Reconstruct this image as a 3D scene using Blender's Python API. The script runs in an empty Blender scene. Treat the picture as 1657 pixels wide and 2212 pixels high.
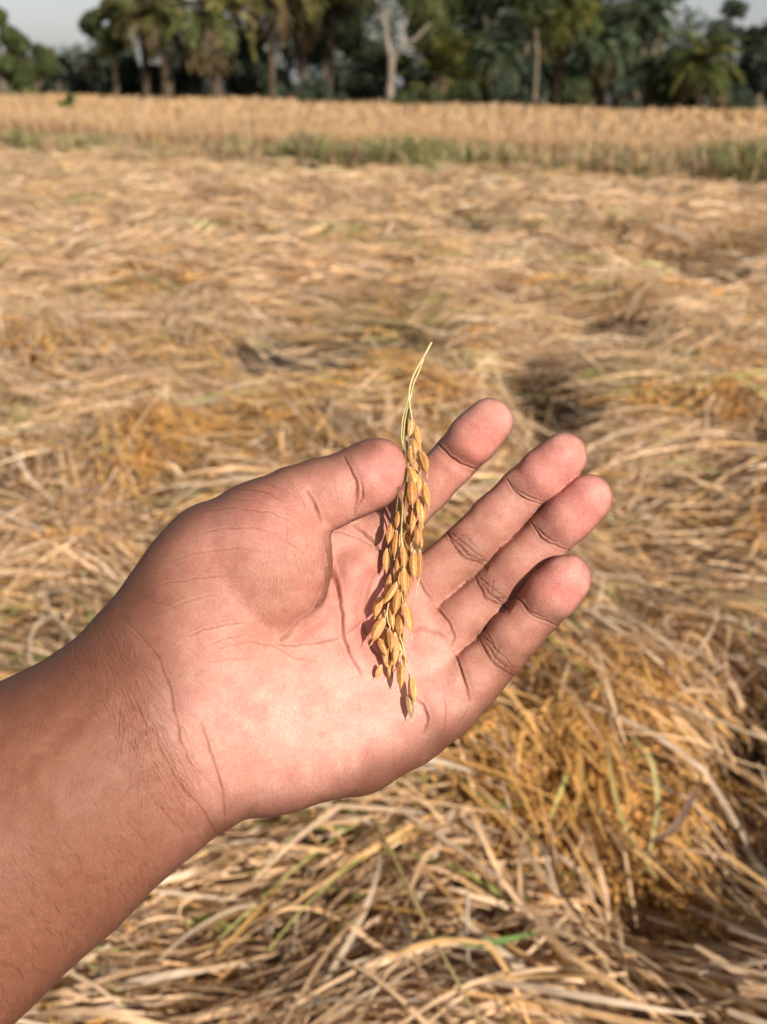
import bpy, math, random
import numpy as np
from mathutils import Vector, Matrix

random.seed(7)
RNG = np.random.default_rng(11)
SC = bpy.context.scene
COL = SC.collection

# ------------------------------------------------------------------ camera
F = 2160.0; CU, CV = 828.5, 1106.0          # focal length and centre, in photo units (1657 x 2212)
CAMZ = 1.25
PITCH = math.atan((CV - 180) / F)
ROLL = math.radians(1.05)
RM = Matrix.Rotation(math.pi / 2 - PITCH, 3, 'X') @ Matrix.Rotation(ROLL, 3, 'Z')
R = np.array(RM)
C0 = np.array([0, 0, CAMZ])
cam_d = bpy.data.cameras.new("camera"); cam = bpy.data.objects.new("camera", cam_d); COL.objects.link(cam)
cam.matrix_world = Matrix.Translation(C0) @ RM.to_4x4()
cam_d.sensor_fit = 'VERTICAL'; cam_d.sensor_height = 36; cam_d.sensor_width = 27
cam_d.lens = F / 2212 * 36
cam_d.clip_start = 0.02; cam_d.clip_end = 3000
cam_d.dof.use_dof = True; cam_d.dof.focus_distance = 0.322; cam_d.dof.aperture_fstop = 13.5
SC.camera = cam

# ------------------------------------------------------------------ light
sun_cam = np.array([0.52, 0.14, 0.84]); sd = R @ sun_cam; sd /= np.linalg.norm(sd)
elev = math.asin(sd[2]); azim = math.atan2(sd[0], sd[1])
w = bpy.data.worlds.new("World"); SC.world = w; w.use_nodes = True
nt = w.node_tree; bg = nt.nodes["Background"]
sky = nt.nodes.new("ShaderNodeTexSky"); sky.sky_type = 'NISHITA'; sky.sun_disc = False
sky.sun_elevation = elev; sky.sun_rotation = azim
sky.air_density = 1.0; sky.dust_density = 1.2; sky.ozone_density = 1.6
hsv = nt.nodes.new('ShaderNodeHueSaturation'); hsv.inputs['Saturation'].default_value = 0.22; hsv.inputs['Value'].default_value = 1.05   # hazy, whitish winter air
nt.links.new(sky.outputs[0], hsv.inputs['Color']); nt.links.new(hsv.outputs[0], bg.inputs[0]); bg.inputs[1].default_value = 0.068
sl = bpy.data.lights.new("sun", 'SUN'); so = bpy.data.objects.new("sun", sl); COL.objects.link(so)
sl.energy = 4.5; sl.angle = math.radians(0.9); sl.color = (1, 0.93, 0.83)
so.rotation_euler = Vector(sd).to_track_quat('Z', 'Y').to_euler(); so.location = (5, -5, 8)
SC.view_settings.view_transform = 'Standard'; SC.view_settings.look = 'None'
SC.view_settings.exposure = 0.52; SC.view_settings.gamma = 1.0
SC.cycles.use_denoising = True
SC.cycles.max_bounces = 6; SC.cycles.transparent_max_bounces = 6

# ------------------------------------------------------------------ helpers
def ray(u, v):
    u = np.asarray(u, float); v = np.asarray(v, float)
    d = np.stack([(u - CU) / F, (CV - v) / F, -np.ones_like(u)], -1)
    return d @ R.T
def on_plane(u, v, z):                        # where the sight line meets height z
    d = ray(u, v); t = (z - CAMZ) / d[..., 2]
    return C0 + d * t[..., None]
def at_dist(u, v, y):
    d = ray(u, v); t = y / d[..., 1]
    return C0 + d * np.asarray(t)[..., None]

def tag(o, label=None, cat=None, group=None, kind=None):
    if label: o["label"] = label
    if cat: o["category"] = cat
    if group: o["group"] = group
    if kind: o["kind"] = kind
    return o

def mesh_np(name, verts, faces, mat=None, cols=None, smooth=False, parent=None):
    """faces: (n,3) or (n,4) int array"""
    me = bpy.data.meshes.new(name)
    verts = np.ascontiguousarray(verts, np.float32); faces = np.ascontiguousarray(faces, np.int32)
    n, k = faces.shape
    me.vertices.add(len(verts)); me.vertices.foreach_set("co", verts.ravel())
    me.loops.add(n * k); me.loops.foreach_set("vertex_index", faces.ravel())
    me.polygons.add(n)
    me.polygons.foreach_set("loop_start", np.arange(0, n * k, k, dtype=np.int32))
    me.polygons.foreach_set("loop_total", np.full(n, k, np.int32))
    if smooth: me.polygons.foreach_set("use_smooth", np.ones(n, bool))
    me.update(calc_edges=True)
    if cols is not None:
        a = me.attributes.new("tint", 'FLOAT_COLOR', 'POINT')
        c4 = np.ones((len(verts), 4), np.float32); c4[:, :3] = cols
        a.data.foreach_set("color", c4.ravel())
    if mat: me.materials.append(mat)
    o = bpy.data.objects.new(name, me); COL.objects.link(o)
    if parent: o.parent = parent
    return o

def empty(name, loc):
    o = bpy.data.objects.new(name, None); COL.objects.link(o); o.location = tuple(loc); o.empty_display_size = 0.05
    return o

def hash2(ix, iy, seed):
    h = (ix.astype(np.int64) * 374761393 + iy.astype(np.int64) * 668265263 + seed * 1442695041) & 0xffffffff
    h = ((h ^ (h >> 13)) * 1274126177) & 0xffffffff
    h = (h ^ (h >> 16)) & 0xffffffff
    return h / 4294967295.0
def vnoise(x, y, seed=0):
    x = np.asarray(x, float); y = np.asarray(y, float)
    ix = np.floor(x); iy = np.floor(y); fx = x - ix; fy = y - iy
    fx = fx * fx * (3 - 2 * fx); fy = fy * fy * (3 - 2 * fy)
    a = hash2(ix, iy, seed); b = hash2(ix + 1, iy, seed); c = hash2(ix, iy + 1, seed); d = hash2(ix + 1, iy + 1, seed)
    return (a * (1 - fx) + b * fx) * (1 - fy) + (c * (1 - fx) + d * fx) * fy
def fbm(x, y, seed=0, oct=3):
    s = 0; a = 0.5; t = 0
    for i in range(oct):
        s = s + a * vnoise(x * 2 ** i, y * 2 ** i, seed + i * 17); t += a; a *= 0.5
    return s / t

# ------------------------------------------------------------------ materials
def new_mat(name):
    m = bpy.data.materials.new(name); m.use_nodes = True
    t = m.node_tree; b = t.nodes["Principled BSDF"]
    return m, t, b
def leafy_mat(name, rough=0.6, transl=0.25, var=0.25, nscale=30.0, spec=0.3):
    m, t, b = new_mat(name)
    at = t.nodes.new("ShaderNodeAttribute"); at.attribute_name = "tint"
    ge = t.nodes.new("ShaderNodeTexCoord"); no = t.nodes.new("ShaderNodeTexNoise"); no.inputs["Scale"].default_value = nscale
    no.inputs["Detail"].default_value = 3
    t.links.new(ge.outputs["Object"], no.inputs["Vector"])
    mr = t.nodes.new("ShaderNodeMapRange"); mr.inputs[3].default_value = 1 - var; mr.inputs[4].default_value = 1 + var
    mr.inputs[1].default_value = 0.3; mr.inputs[2].default_value = 0.7
    t.links.new(no.outputs[0], mr.inputs[0])
    mx = t.nodes.new("ShaderNodeVectorMath"); mx.operation = 'SCALE'
    t.links.new(at.outputs["Color"], mx.inputs[0]); t.links.new(mr.outputs[0], mx.inputs["Scale"])
    t.links.new(mx.outputs[0], b.inputs["Base Color"])
    b.inputs["Roughness"].default_value = rough; b.inputs["Specular IOR Level"].default_value = spec
    if transl > 0:
        tr = t.nodes.new("ShaderNodeBsdfTranslucent"); t.links.new(mx.outputs[0], tr.inputs["Color"])
        ms = t.nodes.new("ShaderNodeMixShader"); ms.inputs[0].default_value = transl
        t.links.new(b.outputs[0], ms.inputs[1]); t.links.new(tr.outputs[0], ms.inputs[2])
        t.links.new(ms.outputs[0], t.nodes["Material Output"].inputs["Surface"])
    return m
M_STRAW = leafy_mat("dry_straw", 0.55, 0.2, 0.22, 40)
M_LEAF = leafy_mat("tree_leaf", 0.55, 0.2, 0.3, 2.0)
M_BARK = leafy_mat("bark", 0.9, 0.0, 0.4, 6.0, 0.1)
M_GRAIN = leafy_mat("rice_hull", 0.5, 0.0, 0.22, 900, 0.35)
M_PSTEM = leafy_mat("panicle_stem", 0.5, 0.15, 0.15, 600, 0.35)

def soil_mat():
    m, t, b = new_mat("soil")
    ge = t.nodes.new("ShaderNodeTexCoord"); no = t.nodes.new("ShaderNodeTexNoise"); no.inputs["Scale"].default_value = 6
    no.inputs["Detail"].default_value = 8
    t.links.new(ge.outputs["Object"], no.inputs["Vector"])
    cr = t.nodes.new("ShaderNodeValToRGB")
    cr.color_ramp.elements[0].color = (0.02, 0.014, 0.009, 1); cr.color_ramp.elements[1].color = (0.075, 0.05, 0.03, 1)
    cr.color_ramp.elements[0].position = 0.35; cr.color_ramp.elements[1].position = 0.7
    t.links.new(no.outputs[0], cr.inputs[0]); t.links.new(cr.outputs[0], b.inputs["Base Color"])
    b.inputs["Roughness"].default_value = 0.95
    return m

# ------------------------------------------------------------------ ground: one sheet to the horizon
def build_ground():
    xs = np.concatenate([-np.geomspace(900, 12, 12), np.linspace(-10, 10, 41), np.geomspace(12, 900, 12)])
    ys = np.concatenate([[-300, -60, -20, -8], np.linspace(-3, 20, 47), np.geomspace(22, 1800, 16)])
    X, Y = np.meshgrid(xs, ys, indexing='ij')
    Z = (fbm(X * 1.3, Y * 1.3, 5) - 0.5) * 0.05 * (np.abs(X) < 40)
    V = np.stack([X, Y, Z], -1).reshape(-1, 3)
    nx, ny = len(xs), len(ys)
    i = np.arange(nx - 1)[:, None] * ny + np.arange(ny - 1)[None, :]
    Fc = np.stack([i, i + ny, i + ny + 1, i + 1], -1).reshape(-1, 4)
    tag(mesh_np("ground", V, Fc, soil_mat(), smooth=True), kind="structure")
build_ground()

# ------------------------------------------------------------------ ribbons (straw, blades)
def ribbons(P, width, side, cols, taper=True, fold=0.0):
    """P (n,k,3) centre lines, width (n,), side (n,k,3) unit, cols (n,k,3)"""
    n, k, _ = P.shape
    t = np.linspace(0, 1, k)
    prof = (0.15 + 0.85 * np.sin(np.pi * (0.10 + 0.86 * t)) ** .7) if taper else np.ones(k)
    hw = width[:, None, None] * prof[None, :, None] * 0.5
    V = np.stack([P - side * hw, P + side * hw], 2)            # n,k,2,3
    Cc = np.repeat(cols[:, :, None, :], 2, 2)
    idx = np.arange(n * k * 2).reshape(n, k, 2)
    Fc = np.stack([idx[:, :-1, 0], idx[:, 1:, 0], idx[:, 1:, 1], idx[:, :-1, 1]], -1).reshape(-1, 4)
    return V.reshape(-1, 3), Fc, Cc.reshape(-1, 3)
def merge(parts):
    vs, fs, cs, o = [], [], [], 0
    for v, f, c in parts:
        vs.append(v); fs.append(f + o); cs.append(c); o += len(v)
    return np.concatenate(vs), np.concatenate(fs), np.concatenate(cs)

STRAW_TOP = 0.30
def gspot(pts, sx, z=STRAW_TOP):
    """image spots -> ground gaussians: list of (x,y,rx,ry,strength)"""
    out = []
    for (u, v, ru, rv, s) in pts:
        p = on_plane(u, v, z); d = math.hypot(p[0], p[1])
        a = on_plane(u, v + rv, z); b = on_plane(u + ru, v, z)
        out.append((p[0], p[1], abs(b[0] - p[0]) * 0.8 + 1e-3, abs(a[1] - p[1]) * 0.8 + 1e-3, s))
    return out
def spots_eval(sp, x, y):
    r = np.zeros_like(x)
    for (cx, cy, rx, ry, s) in sp:
        r = np.maximum(r, s * np.exp(-(((x - cx) / rx) ** 2 + ((y - cy) / ry) ** 2)))
    return r
HOLES = gspot([(690, 690, 170, 100, 1.3), (850, 700, 110, 90, 1.25), (1190, 860, 90, 60, 1.2), (1150, 770, 100, 70, 1), (1640, 1660, 150, 110, 1.4),
               (1010, 445, 110, 50, .9), (300, 1170, 80, 60, 1.1), (60, 860, 60, 14, .9), (1330, 680, 110, 60, .9), (1600, 1540, 60, 40, .8),
               (1480, 560, 110, 50, .7), (420, 1030, 25, 20, .9), (1180, 940, 60, 30, .7), (1350, 1990, 60, 40, .8), (1100, 1640, 70, 40, .9), (1610, 1880, 90, 80, 1.1),
               (760, 640, 60, 20, .6), (560, 660, 40, 20, .4), (230, 1190, 70, 40, .5)], 1)
GOLD = gspot([(330, 960, 230, 120, 1), (450, 1010, 130, 60, 1), (1200, 1760, 330, 120, 1), (1020, 1690, 170, 80, 1), (1400, 1950, 200, 130, .9), (1480, 880, 200, 50, .9),
              (640, 810, 200, 50, .8), (240, 620, 160, 30, .6), (1200, 610, 120, 30, .6), (1450, 1330, 160, 60, .7), (560, 890, 200, 60, .9),
              (1350, 1560, 250, 60, .6), (60, 930, 80, 50, .7), (880, 860, 160, 60, .8)], 1)

def top_h(x, y):
    d = np.hypot(x, y)
    h = STRAW_TOP + (fbm(x * 1.5, y * 1.5, 21) - 0.5) * np.interp(d, [2, 6], [0.38, 0.22]) + (fbm(x * 4.5, y * 4.5, 33) - 0.5) * np.interp(d, [2, 6], [0.17, 0.09])
    h = h - 0.34 * spots_eval(HOLES, x, y)
    return np.maximum(h, 0.03)
def flow(x, y):
    a = (fbm(x * 0.7, y * 0.7, 51, 2) - 0.5) * 3.2 + (fbm(x * 2.3, y * 2.3, 61, 2) - 0.5) * 2.6
    near = np.clip((2.2 - np.hypot(x, y)) / 1.0, 0, 1)
    right = np.clip((x + 0.05) / 0.3, 0, 1)
    return 0.15 + a * (1 - 0.5 * near) + near * (0.45 * (1 - right) - 0.75 * right)
# the crop edge: lodged field ends along this line (bund with weeds beyond)
E0 = on_plane(0, 312, STRAW_TOP); E1 = on_plane(1657, 385, STRAW_TOP)
def edge_y(x):
    return E0[1] + (x - E0[0]) * (E1[1] - E0[1]) / (E1[0] - E0[0]) + (vnoise(x * 0.8, x * 0, 3) - 0.5) * 0.8

TAN = np.array([[0.66, 0.405, 0.20], [0.72, 0.47, 0.27], [0.62, 0.365, 0.155], [0.74, 0.51, 0.32], [0.54, 0.35, 0.20], [0.68, 0.45, 0.26], [0.52, 0.39, 0.27], [0.34, 0.21, 0.11]])
OCHRE = np.array([[0.60, 0.32, 0.095], [0.53, 0.27, 0.075], [0.66, 0.38, 0.13], [0.50, 0.29, 0.09]])
GREENY = np.array([[0.33, 0.33, 0.09], [0.27, 0.30, 0.08], [0.42, 0.38, 0.14]])
def pick(pal, n): return pal[RNG.integers(0, len(pal), n)] * RNG.uniform(0.72, 1.2, (n, 1))

def sample_ground(n, d0, d1, power=1.0, spread=0.52):
    """points with density falling with distance; covers a wedge in front of the camera and some way to its sides"""
    r = RNG.random(n)
    if abs(power - 1.0) < 1e-6: d = d0 * (d1 / d0) ** r
    else: d = (d0 ** (1 - power) + r * (d1 ** (1 - power) - d0 ** (1 - power))) ** (1 / (1 - power))
    a = (RNG.random(n) * 2 - 1) * spread
    x = d * np.tan(a) ; y = d
    x = x + RNG.normal(0, 0.25, n)
    return x, y
def strands(n, x, y, L, W, k, lift, cols, jitter=0.35, droop=0.0, curl=0.6, depth=None):
    cell = 0.22 + 0.03 * np.hypot(x, y)
    cx = np.floor(x / cell + fbm(x * 2, y * 2, 9) * 1.5); cy = np.floor(y / cell + fbm(x * 2, y * 2, 19) * 1.5)
    bundle = (hash2(cx, cy, 77) - 0.5) * 1.5
    flip = np.where(RNG.random(n) < 0.5, 0, math.pi)
    off = RNG.normal(0, jitter, n) + bundle
    cv = RNG.normal(0, curl * .5, n); kink = np.where(RNG.random(n) < .35, RNG.normal(0, .6, n), 0); kat = RNG.random(n)
    P = np.zeros((n, k, 3)); px = x.copy(); py = y.copy(); step = L / (k - 1)
    th0 = flow(px, py) + off + flip
    px = px - np.cos(th0) * L * 0.5; py = py - np.sin(th0) * L * 0.5
    ts = np.linspace(0, 1, k)
    base = top_h(x, y)
    dirs = []
    for i in range(k):
        th = th0 + cv * (ts[i] - 0.5) * 1.2 + kink * (ts[i] > kat)
        z = 0.22 * top_h(px, py) + 0.78 * base
        z = z + lift * (1 - droop * (2 * ts[i] - 1) ** 2)
        if depth is not None: z = z - depth * 1.0
        P[:, i] = np.stack([px, py, np.maximum(z, 0.012)], -1)
        dirs.append(np.stack([np.cos(th), np.sin(th), np.zeros(n)], -1))
        px = px + np.cos(th) * step; py = py + np.sin(th) * step
    tilt = RNG.normal(0, 0.2, n)
    P[:, :, 2] += (ts - 0.5)[None] * (tilt * L)[:, None]
    P[:, :, 2] = np.maximum(P[:, :, 2], 0.01)
    D = np.stack(dirs, 1)
    side = np.stack([-D[..., 1], D[..., 0], np.zeros_like(D[..., 0])], -1)
    tw = RNG.normal(0, 0.7, n)[:, None] + RNG.normal(0, 0.8, n)[:, None] * (ts - 0.5)[None]
    side = side * np.cos(tw)[..., None] + np.array([0, 0, 1.0]) * np.sin(tw)[..., None]
    cc = np.repeat(cols[:, None, :], k, 1) * (1 + 0.12 * np.sin(ts * 9 + RNG.random((n, 1)) * 6))[..., None]
    return ribbons(P, W, side, cc)

def build_lodged():
    parts = []
    for (n, d0, d1, pw, wl, ll) in [(26000, 0.75, 2.4, 1.0, (0.0015, 0.0078), (0.06, 0.30)),
                                    (60000, 2.0, 6.5, 1.35, (0.0025, 0.0075), (0.18, 0.45)),
                                    (70000, 5.5, 15.5, 1.4, (0.006, 0.014), (0.22, 0.5))]:
        x, y = sample_ground(n, d0, d1, pw)
        g = spots_eval(GOLD, x, y); h = spots_eval(HOLES, x, y)
        dl = ll[1] * .3; h = np.maximum(h, .9 * np.max([spots_eval(HOLES, x + dx_ * dl, y + dy_ * dl) for dx_, dy_ in ((1, 0), (-1, 0), (.5, .8), (-.5, -.8))], axis=0)); h = np.minimum(h * 1.25, 1.0)
        keep = (y < edge_y(x) + 0.1) & (RNG.random(n) > h * 0.96)
        x, y, g = x[keep], y[keep], g[keep]; m = len(x)
        gn = fbm(x * 2.2, y * 2.2, 91)
        pg = np.clip(g * 0.75 + (gn - 0.58) * 1.2, 0.04, 0.85) * (.55 if d0 > 5 else .8 if d0 > 1 else 1)
        isg = RNG.random(m) < pg
        c = pick(TAN, m); c[isg] = pick(OCHRE, isg.sum())
        gr = RNG.random(m) < np.clip(0.05 + (fbm(x * 1.7, y * 1.7, 14) - 0.6) * 1.2, 0.02, 0.3)
        c[gr] = pick(GREENY, gr.sum())
        layer = RNG.random(m) ** 1.1 * np.where(h[keep] > 0.3, 0.12, 0.26)
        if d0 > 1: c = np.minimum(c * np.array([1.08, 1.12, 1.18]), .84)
        W = RNG.uniform(wl[0], wl[1], m) * np.where(RNG.random(m) < 0.12, 1.5, 1.0)
        L = RNG.uniform(ll[0], ll[1], m)
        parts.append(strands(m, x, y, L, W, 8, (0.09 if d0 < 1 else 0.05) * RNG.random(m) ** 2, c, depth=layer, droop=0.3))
    # the same field goes on to both sides and behind the viewer
    n = 26000; r = 0.7 * (14 / 0.7) ** RNG.random(n); a = (RNG.random(n) * 2 - 1) * 2.2
    x = r * np.sin(a); y = r * np.cos(a); keep = ((np.abs(a) > 0.5) | (r < .85)) & (y < edge_y(x)); x, y, r = x[keep], y[keep], r[keep]; m = len(x)
    parts.append(strands(m, x, y, RNG.uniform(.2, .6, m) * np.clip(r / 5, .8, 1.3), np.interp(r, [.7, 3, 14], [.009, .02, .06]) * RNG.uniform(.6, 1.3, m), 6, 0.05 * RNG.random(m), pick(TAN, m), depth=RNG.random(m) * .15, droop=0.4))
    V, Fc, Cc = merge(parts)
    o = mesh_np("lodged_rice_straw", V, Fc, M_STRAW, Cc)
    tag(o, "tangled flattened golden rice straw covering the field under and beyond the hand", "straw", kind="stuff")
build_lodged()

# panicles of ripe grain lying in the straw: rough grains on bent stems
def build_field_panicles():
    n = 3800
    x, y = sample_ground(n * 4, 0.8, 7.5, 1.15)
    g = .85 * spots_eval(GOLD, x, y) + (fbm(x * 2.2, y * 2.2, 91) - 0.5) * 0.9
    g = g * (1 - 1.6 * spots_eval(HOLES, x, y)); keep = RNG.random(len(x)) < np.clip(g, 0, 1); x, y = x[keep][:n], y[keep][:n]; n = len(x)
    th = flow(x, y) + RNG.normal(0, 0.28, n) - 0.1
    L = RNG.uniform(0.10, 0.20, n); bend = RNG.normal(0, 0.8, n)
    ng = 44
    t = RNG.random((n, ng)); a = th[:, None] + bend[:, None] * t
    gx = x[:, None] + np.cos(a) * L[:, None] * t; gy = y[:, None] + np.sin(a) * L[:, None] * t
    off = RNG.normal(0, 1, (n, ng, 3)) * np.array([0.0028, 0.0028, 0.0035])
    z = top_h(gx, gy) + 0.035 - 0.07 * RNG.random((n, 1)) - 0.02 * t ** 2
    Cn = np.stack([gx, gy, z], -1) + off
    Cn = Cn.reshape(-1, 3); a = (a + RNG.normal(0, 0.17, a.shape)).reshape(-1); m = len(Cn)
    d = np.hypot(Cn[:, 0], Cn[:, 1]); sc = np.clip(d / 2.2, 1, 1.8)
    pz = RNG.normal(-0.2, 0.35, m)
    D = np.stack([np.cos(a) * np.cos(pz), np.sin(a) * np.cos(pz), np.sin(pz)], -1)
    S = np.stack([-np.sin(a), np.cos(a), np.zeros(m)], -1); U = np.cross(D, S)
    l = (0.0056 * sc)[:, None]; w_ = (0.0018 * sc)[:, None]
    V = np.stack([Cn - D * l, Cn + S * w_ - D * l * .1, Cn + U * w_ * .8 - D * l * .1, Cn - S * w_ - D * l * .1, Cn - U * w_ * .8 - D * l * .1, Cn + D * l], 1).reshape(-1, 3)
    b = (np.arange(m) * 6)[:, None, None]
    tri = np.array([[0, 2, 1], [0, 3, 2], [0, 4, 3], [0, 1, 4], [5, 1, 2], [5, 2, 3], [5, 3, 4], [5, 4, 1]])[None]
    Fc = (b + tri).reshape(-1, 3)
    pc = pick(OCHRE, n) * RNG.uniform(.95, 1.5, (n, 1))
    cc = np.repeat(np.repeat(pc[:, None], ng, 1).reshape(-1, 3) * RNG.uniform(0.8, 1.2, (m, 1)), 6, 0)
    o = mesh_np("fallen_rice_panicles", V, Fc, M_STRAW, cc)
    tag(o, "ripe orange grain heads scattered thick in the fallen straw", "rice grains", kind="stuff")
build_field_panicles()

# standing crop and weeds beyond the edge
def blades(x, y, H, W, cols, z0=0.0, lean=0.18, k=5):
    n = len(x); a = RNG.random(n) * 2 * math.pi; le = np.abs(RNG.normal(0, lean, n)) * H
    t = np.linspace(0, 1, k)
    P = np.stack([x[:, None] + np.cos(a)[:, None] * le[:, None] * t ** 2, y[:, None] + np.sin(a)[:, None] * le[:, None] * t ** 2,
                  z0 + H[:, None] * (t - 0.12 * t ** 3 * (le / H * 3)[:, None])], -1)
    b = RNG.random(n) * math.pi
    S = np.stack([np.cos(b), np.sin(b), np.zeros(n)], -1)[:, None].repeat(k, 1)
    return ribbons(P, W, S, np.asarray(cols))
def build_standing():
    parts = []
    # front face
    for (n, y0, y1, w0, w1) in [(40000, 1.2, 3.4, .008, .018), (26000, 3.0, 10, .018, .04), (26000, 9, 31, .04, .09)]:
        yy = RNG.uniform(y0, y1, n); d = 14 + yy
        x = (RNG.random(n) * 2 - 1) * d * 0.62; y = edge_y(x) + yy
        H = 0.64 + (vnoise(x * .5, y * .5, 8) - .5) * 0.16 + RNG.normal(0, .04, n)
        c = pick(TAN * np.array([.86, .86, .82]), n)[:, None].repeat(5, 1)
        gr = np.clip(1 - np.linspace(0, 1, 5) * 1.6, 0, 1)[None, :, None]          # greener stalks low down
        c = c * (1 - .8 * gr) + np.array([.19, .20, .07]) * .8 * gr
        yb = np.clip(vnoise(x * .35, y * .12, 4) - .55, 0, 1)[:, None, None]
        c = c * (1 - yb) + np.array([.46, .26, .08]) * yb
        parts.append(blades(x, y, H, RNG.uniform(w0, w1, n), c))
    V, Fc, Cc = merge(parts)
    tag(mesh_np("standing_rice", V, Fc, M_STRAW, Cc), "band of upright pale ripe rice before the trees", "rice crop", kind="stuff")
    # green weeds along the bund
    n = 75000
    x = (RNG.random(n) * 2 - 1) * 9.5; y = edge_y(x) + RNG.uniform(-0.35, 1.5, n) - .35 * np.clip(x / 4, 0, 1)
    pt = fbm(x * 0.9, y * 0.5, 44, 2)
    keep = RNG.random(n) < np.clip((pt - 0.30) * 4, 0.35, 1); x, y, pt = x[keep], y[keep], pt[keep]; n = len(x)
    H = RNG.uniform(0.15, 0.6, n) * (0.55 + 0.9 * pt) * np.clip(1 + x * .03, .85, 1.25)
    c = np.where((RNG.random(n) < np.clip((pt - .36) * 4.5, .3, .92))[:, None], pick(np.array([[.17, .185, .055], [.26, .24, .09], [.13, .145, .045], [.34, .28, .13], [.40, .30, .17]]), n), pick(TAN * .72, n))
    V, Fc, Cc = blades(x, y, H, RNG.uniform(.012, .03, n), c[:, None].repeat(5, 1), lean=.35)
    tag(mesh_np("weeds", V, Fc, M_LEAF, Cc), "green weeds growing along the low bund at the field's edge", "weeds", kind="stuff")
build_standing()

# ------------------------------------------------------------------ trees
def tube(P, rad, seg=8):
    P = np.asarray(P, float); n = len(P); rad = np.broadcast_to(np.asarray(rad, float), (n,))
    T = np.gradient(P, axis=0); T /= np.linalg.norm(T, axis=1)[:, None] + 1e-9
    ref = np.array([0.13, 0.97, 0.2]);
    A = np.cross(T, ref); A /= np.linalg.norm(A, axis=1)[:, None] + 1e-9; B = np.cross(T, A)
    an = np.arange(seg) / seg * 2 * math.pi
    V = P[:, None] + rad[:, None, None] * (A[:, None] * np.cos(an)[None, :, None] + B[:, None] * np.sin(an)[None, :, None])
    i = np.arange(n - 1)[:, None] * seg; j = np.arange(seg)[None]; j2 = (j + 1) % seg
    Fc = np.stack([i + j, i + j2, i + seg + j2, i + seg + j], -1).reshape(-1, 4)
    return V.reshape(-1, 3), Fc
def tinted(vf, c):
    v, f = vf; return v, f, np.tile(np.asarray(c, float), (len(v), 1))

def palm_crown(rng, rad, cols, nf=34, droop=1.0, up=0.0):
    """feather palm crown: fronds with two rows of leaflets"""
    parts = []
    for i in range(nf):
        az = i * 2.39996 + rng.random() * .3
        el = math.radians(rng.uniform(-35, 80) + up * 25); L = rad * rng.uniform(.8, 1.1)
        k = 9; t = np.linspace(0, 1, k)
        e = el - droop * t * math.radians(75)
        st = L / (k - 1); h = np.concatenate([[0], np.cumsum(np.cos(e[:-1]) * st)]); z = np.concatenate([[0], np.cumsum(np.sin(e[:-1]) * st)])
        P = np.stack([np.cos(az) * h, np.sin(az) * h, z], -1)
        c = cols[rng.integers(len(cols))] * rng.uniform(.7, 1.2)
        if el < math.radians(-10): c = np.array([.22, .16, .08]) * rng.uniform(.7, 1.1)
        parts.append(tinted(tube(P, np.linspace(.03, .01, k) * rad / 1.8, 3), c * 1.1))
        nl = 26
        tl = np.linspace(.12, 1, nl).repeat(2); sgn = np.tile([1, -1], nl)
        B = np.stack([np.interp(tl, t, P[:, j]) for j in range(3)], -1)
        T = np.gradient(P, axis=0); T /= np.linalg.norm(T, axis=1)[:, None]
        TT = np.stack([np.interp(tl, t, T[:, j]) for j in range(3)], -1)
        S = np.array([-math.sin(az), math.cos(az), 0])
        ll = rad * .27 * np.sin(np.pi * (0.15 + .8 * tl)) ** .6
        Dv = TT * .75 + S * sgn[:, None] * .75 + np.array([0, 0, -.18]) + rng.normal(0, .14, (nl * 2, 3))
        Dv /= np.linalg.norm(Dv, axis=1)[:, None]
        tip = B + Dv * ll[:, None]
        PP = np.stack([B, (B + tip) / 2 + np.array([0, 0, .02]), tip], 1)
        Sd = np.cross(Dv, np.array([0, 0, 1.0])); Sd /= np.linalg.norm(Sd, axis=1)[:, None] + 1e-9
        Sd = Sd + rng.normal(0, .5, (len(B), 3)); Sd /= np.linalg.norm(Sd, axis=1)[:, None]
        parts.append(ribbons(PP, np.full(len(B), rad * .032), Sd[:, None].repeat(3, 1), np.tile(c, (len(B), 3, 1)) * rng.uniform(.85, 1.15, (len(B), 1, 1))))
    # separate quads only
    return merge(parts)
def palm_trunk(H, r, rng, lean=0.0):
    k = 22; z = np.linspace(-0.05, H, k)
    P = np.stack([lean * (z / H) ** 2 * 1.0, 0.05 * np.sin(z), z], -1)
    rad = r * (1.15 - .3 * z / H) * (1 + .12 * (np.arange(k) % 2)); rad[0] *= 1.3; rad[-3:] *= 1.35
    v, f = tube(P, rad, 9)
    return v, f, np.array([.085, .062, .042]) * rng.uniform(.7, 1.2, (len(v), 1))

PG = [1.35 * np.array([[.105, .105, .03], [.13, .115, .035], [.08, .09, .03], [.16, .13, .05]]),
      1.3 * np.array([[.07, .095, .05], [.09, .11, .055], [.06, .08, .04]]),
      1.0 * np.array([[.12, .13, .03], [.16, .15, .035], [.09, .11, .03]])]
def make_palm(u, vb, vc, dist, radpx, pal, label, droop=1.0, nf=34, up=0.0, lean=0.0, seed=0, tr=.16, fan=None):
    rng = np.random.default_rng(seed)
    base = at_dist(u, vb, dist); base = np.array([base[0], dist, 0.0])
    top = at_dist(u, vc, dist); H = max(top[2], .5); rad = 1.22 * radpx * dist / F
    e = empty("palm_tree", base); tag(e, label, "palm tree", "date palms at the edge of the field")
    v, f, c = palm_trunk(H, tr, rng, lean); mesh_np("trunk", v, f, M_BARK, c, True, e)
    v, f, c = palm_crown(rng, rad, PG[pal], nf, droop, up)
    cr = mesh_np("crown", v, f, M_LEAF, c, False, e); cr.location = (lean, 0, H)
    return e

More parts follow.
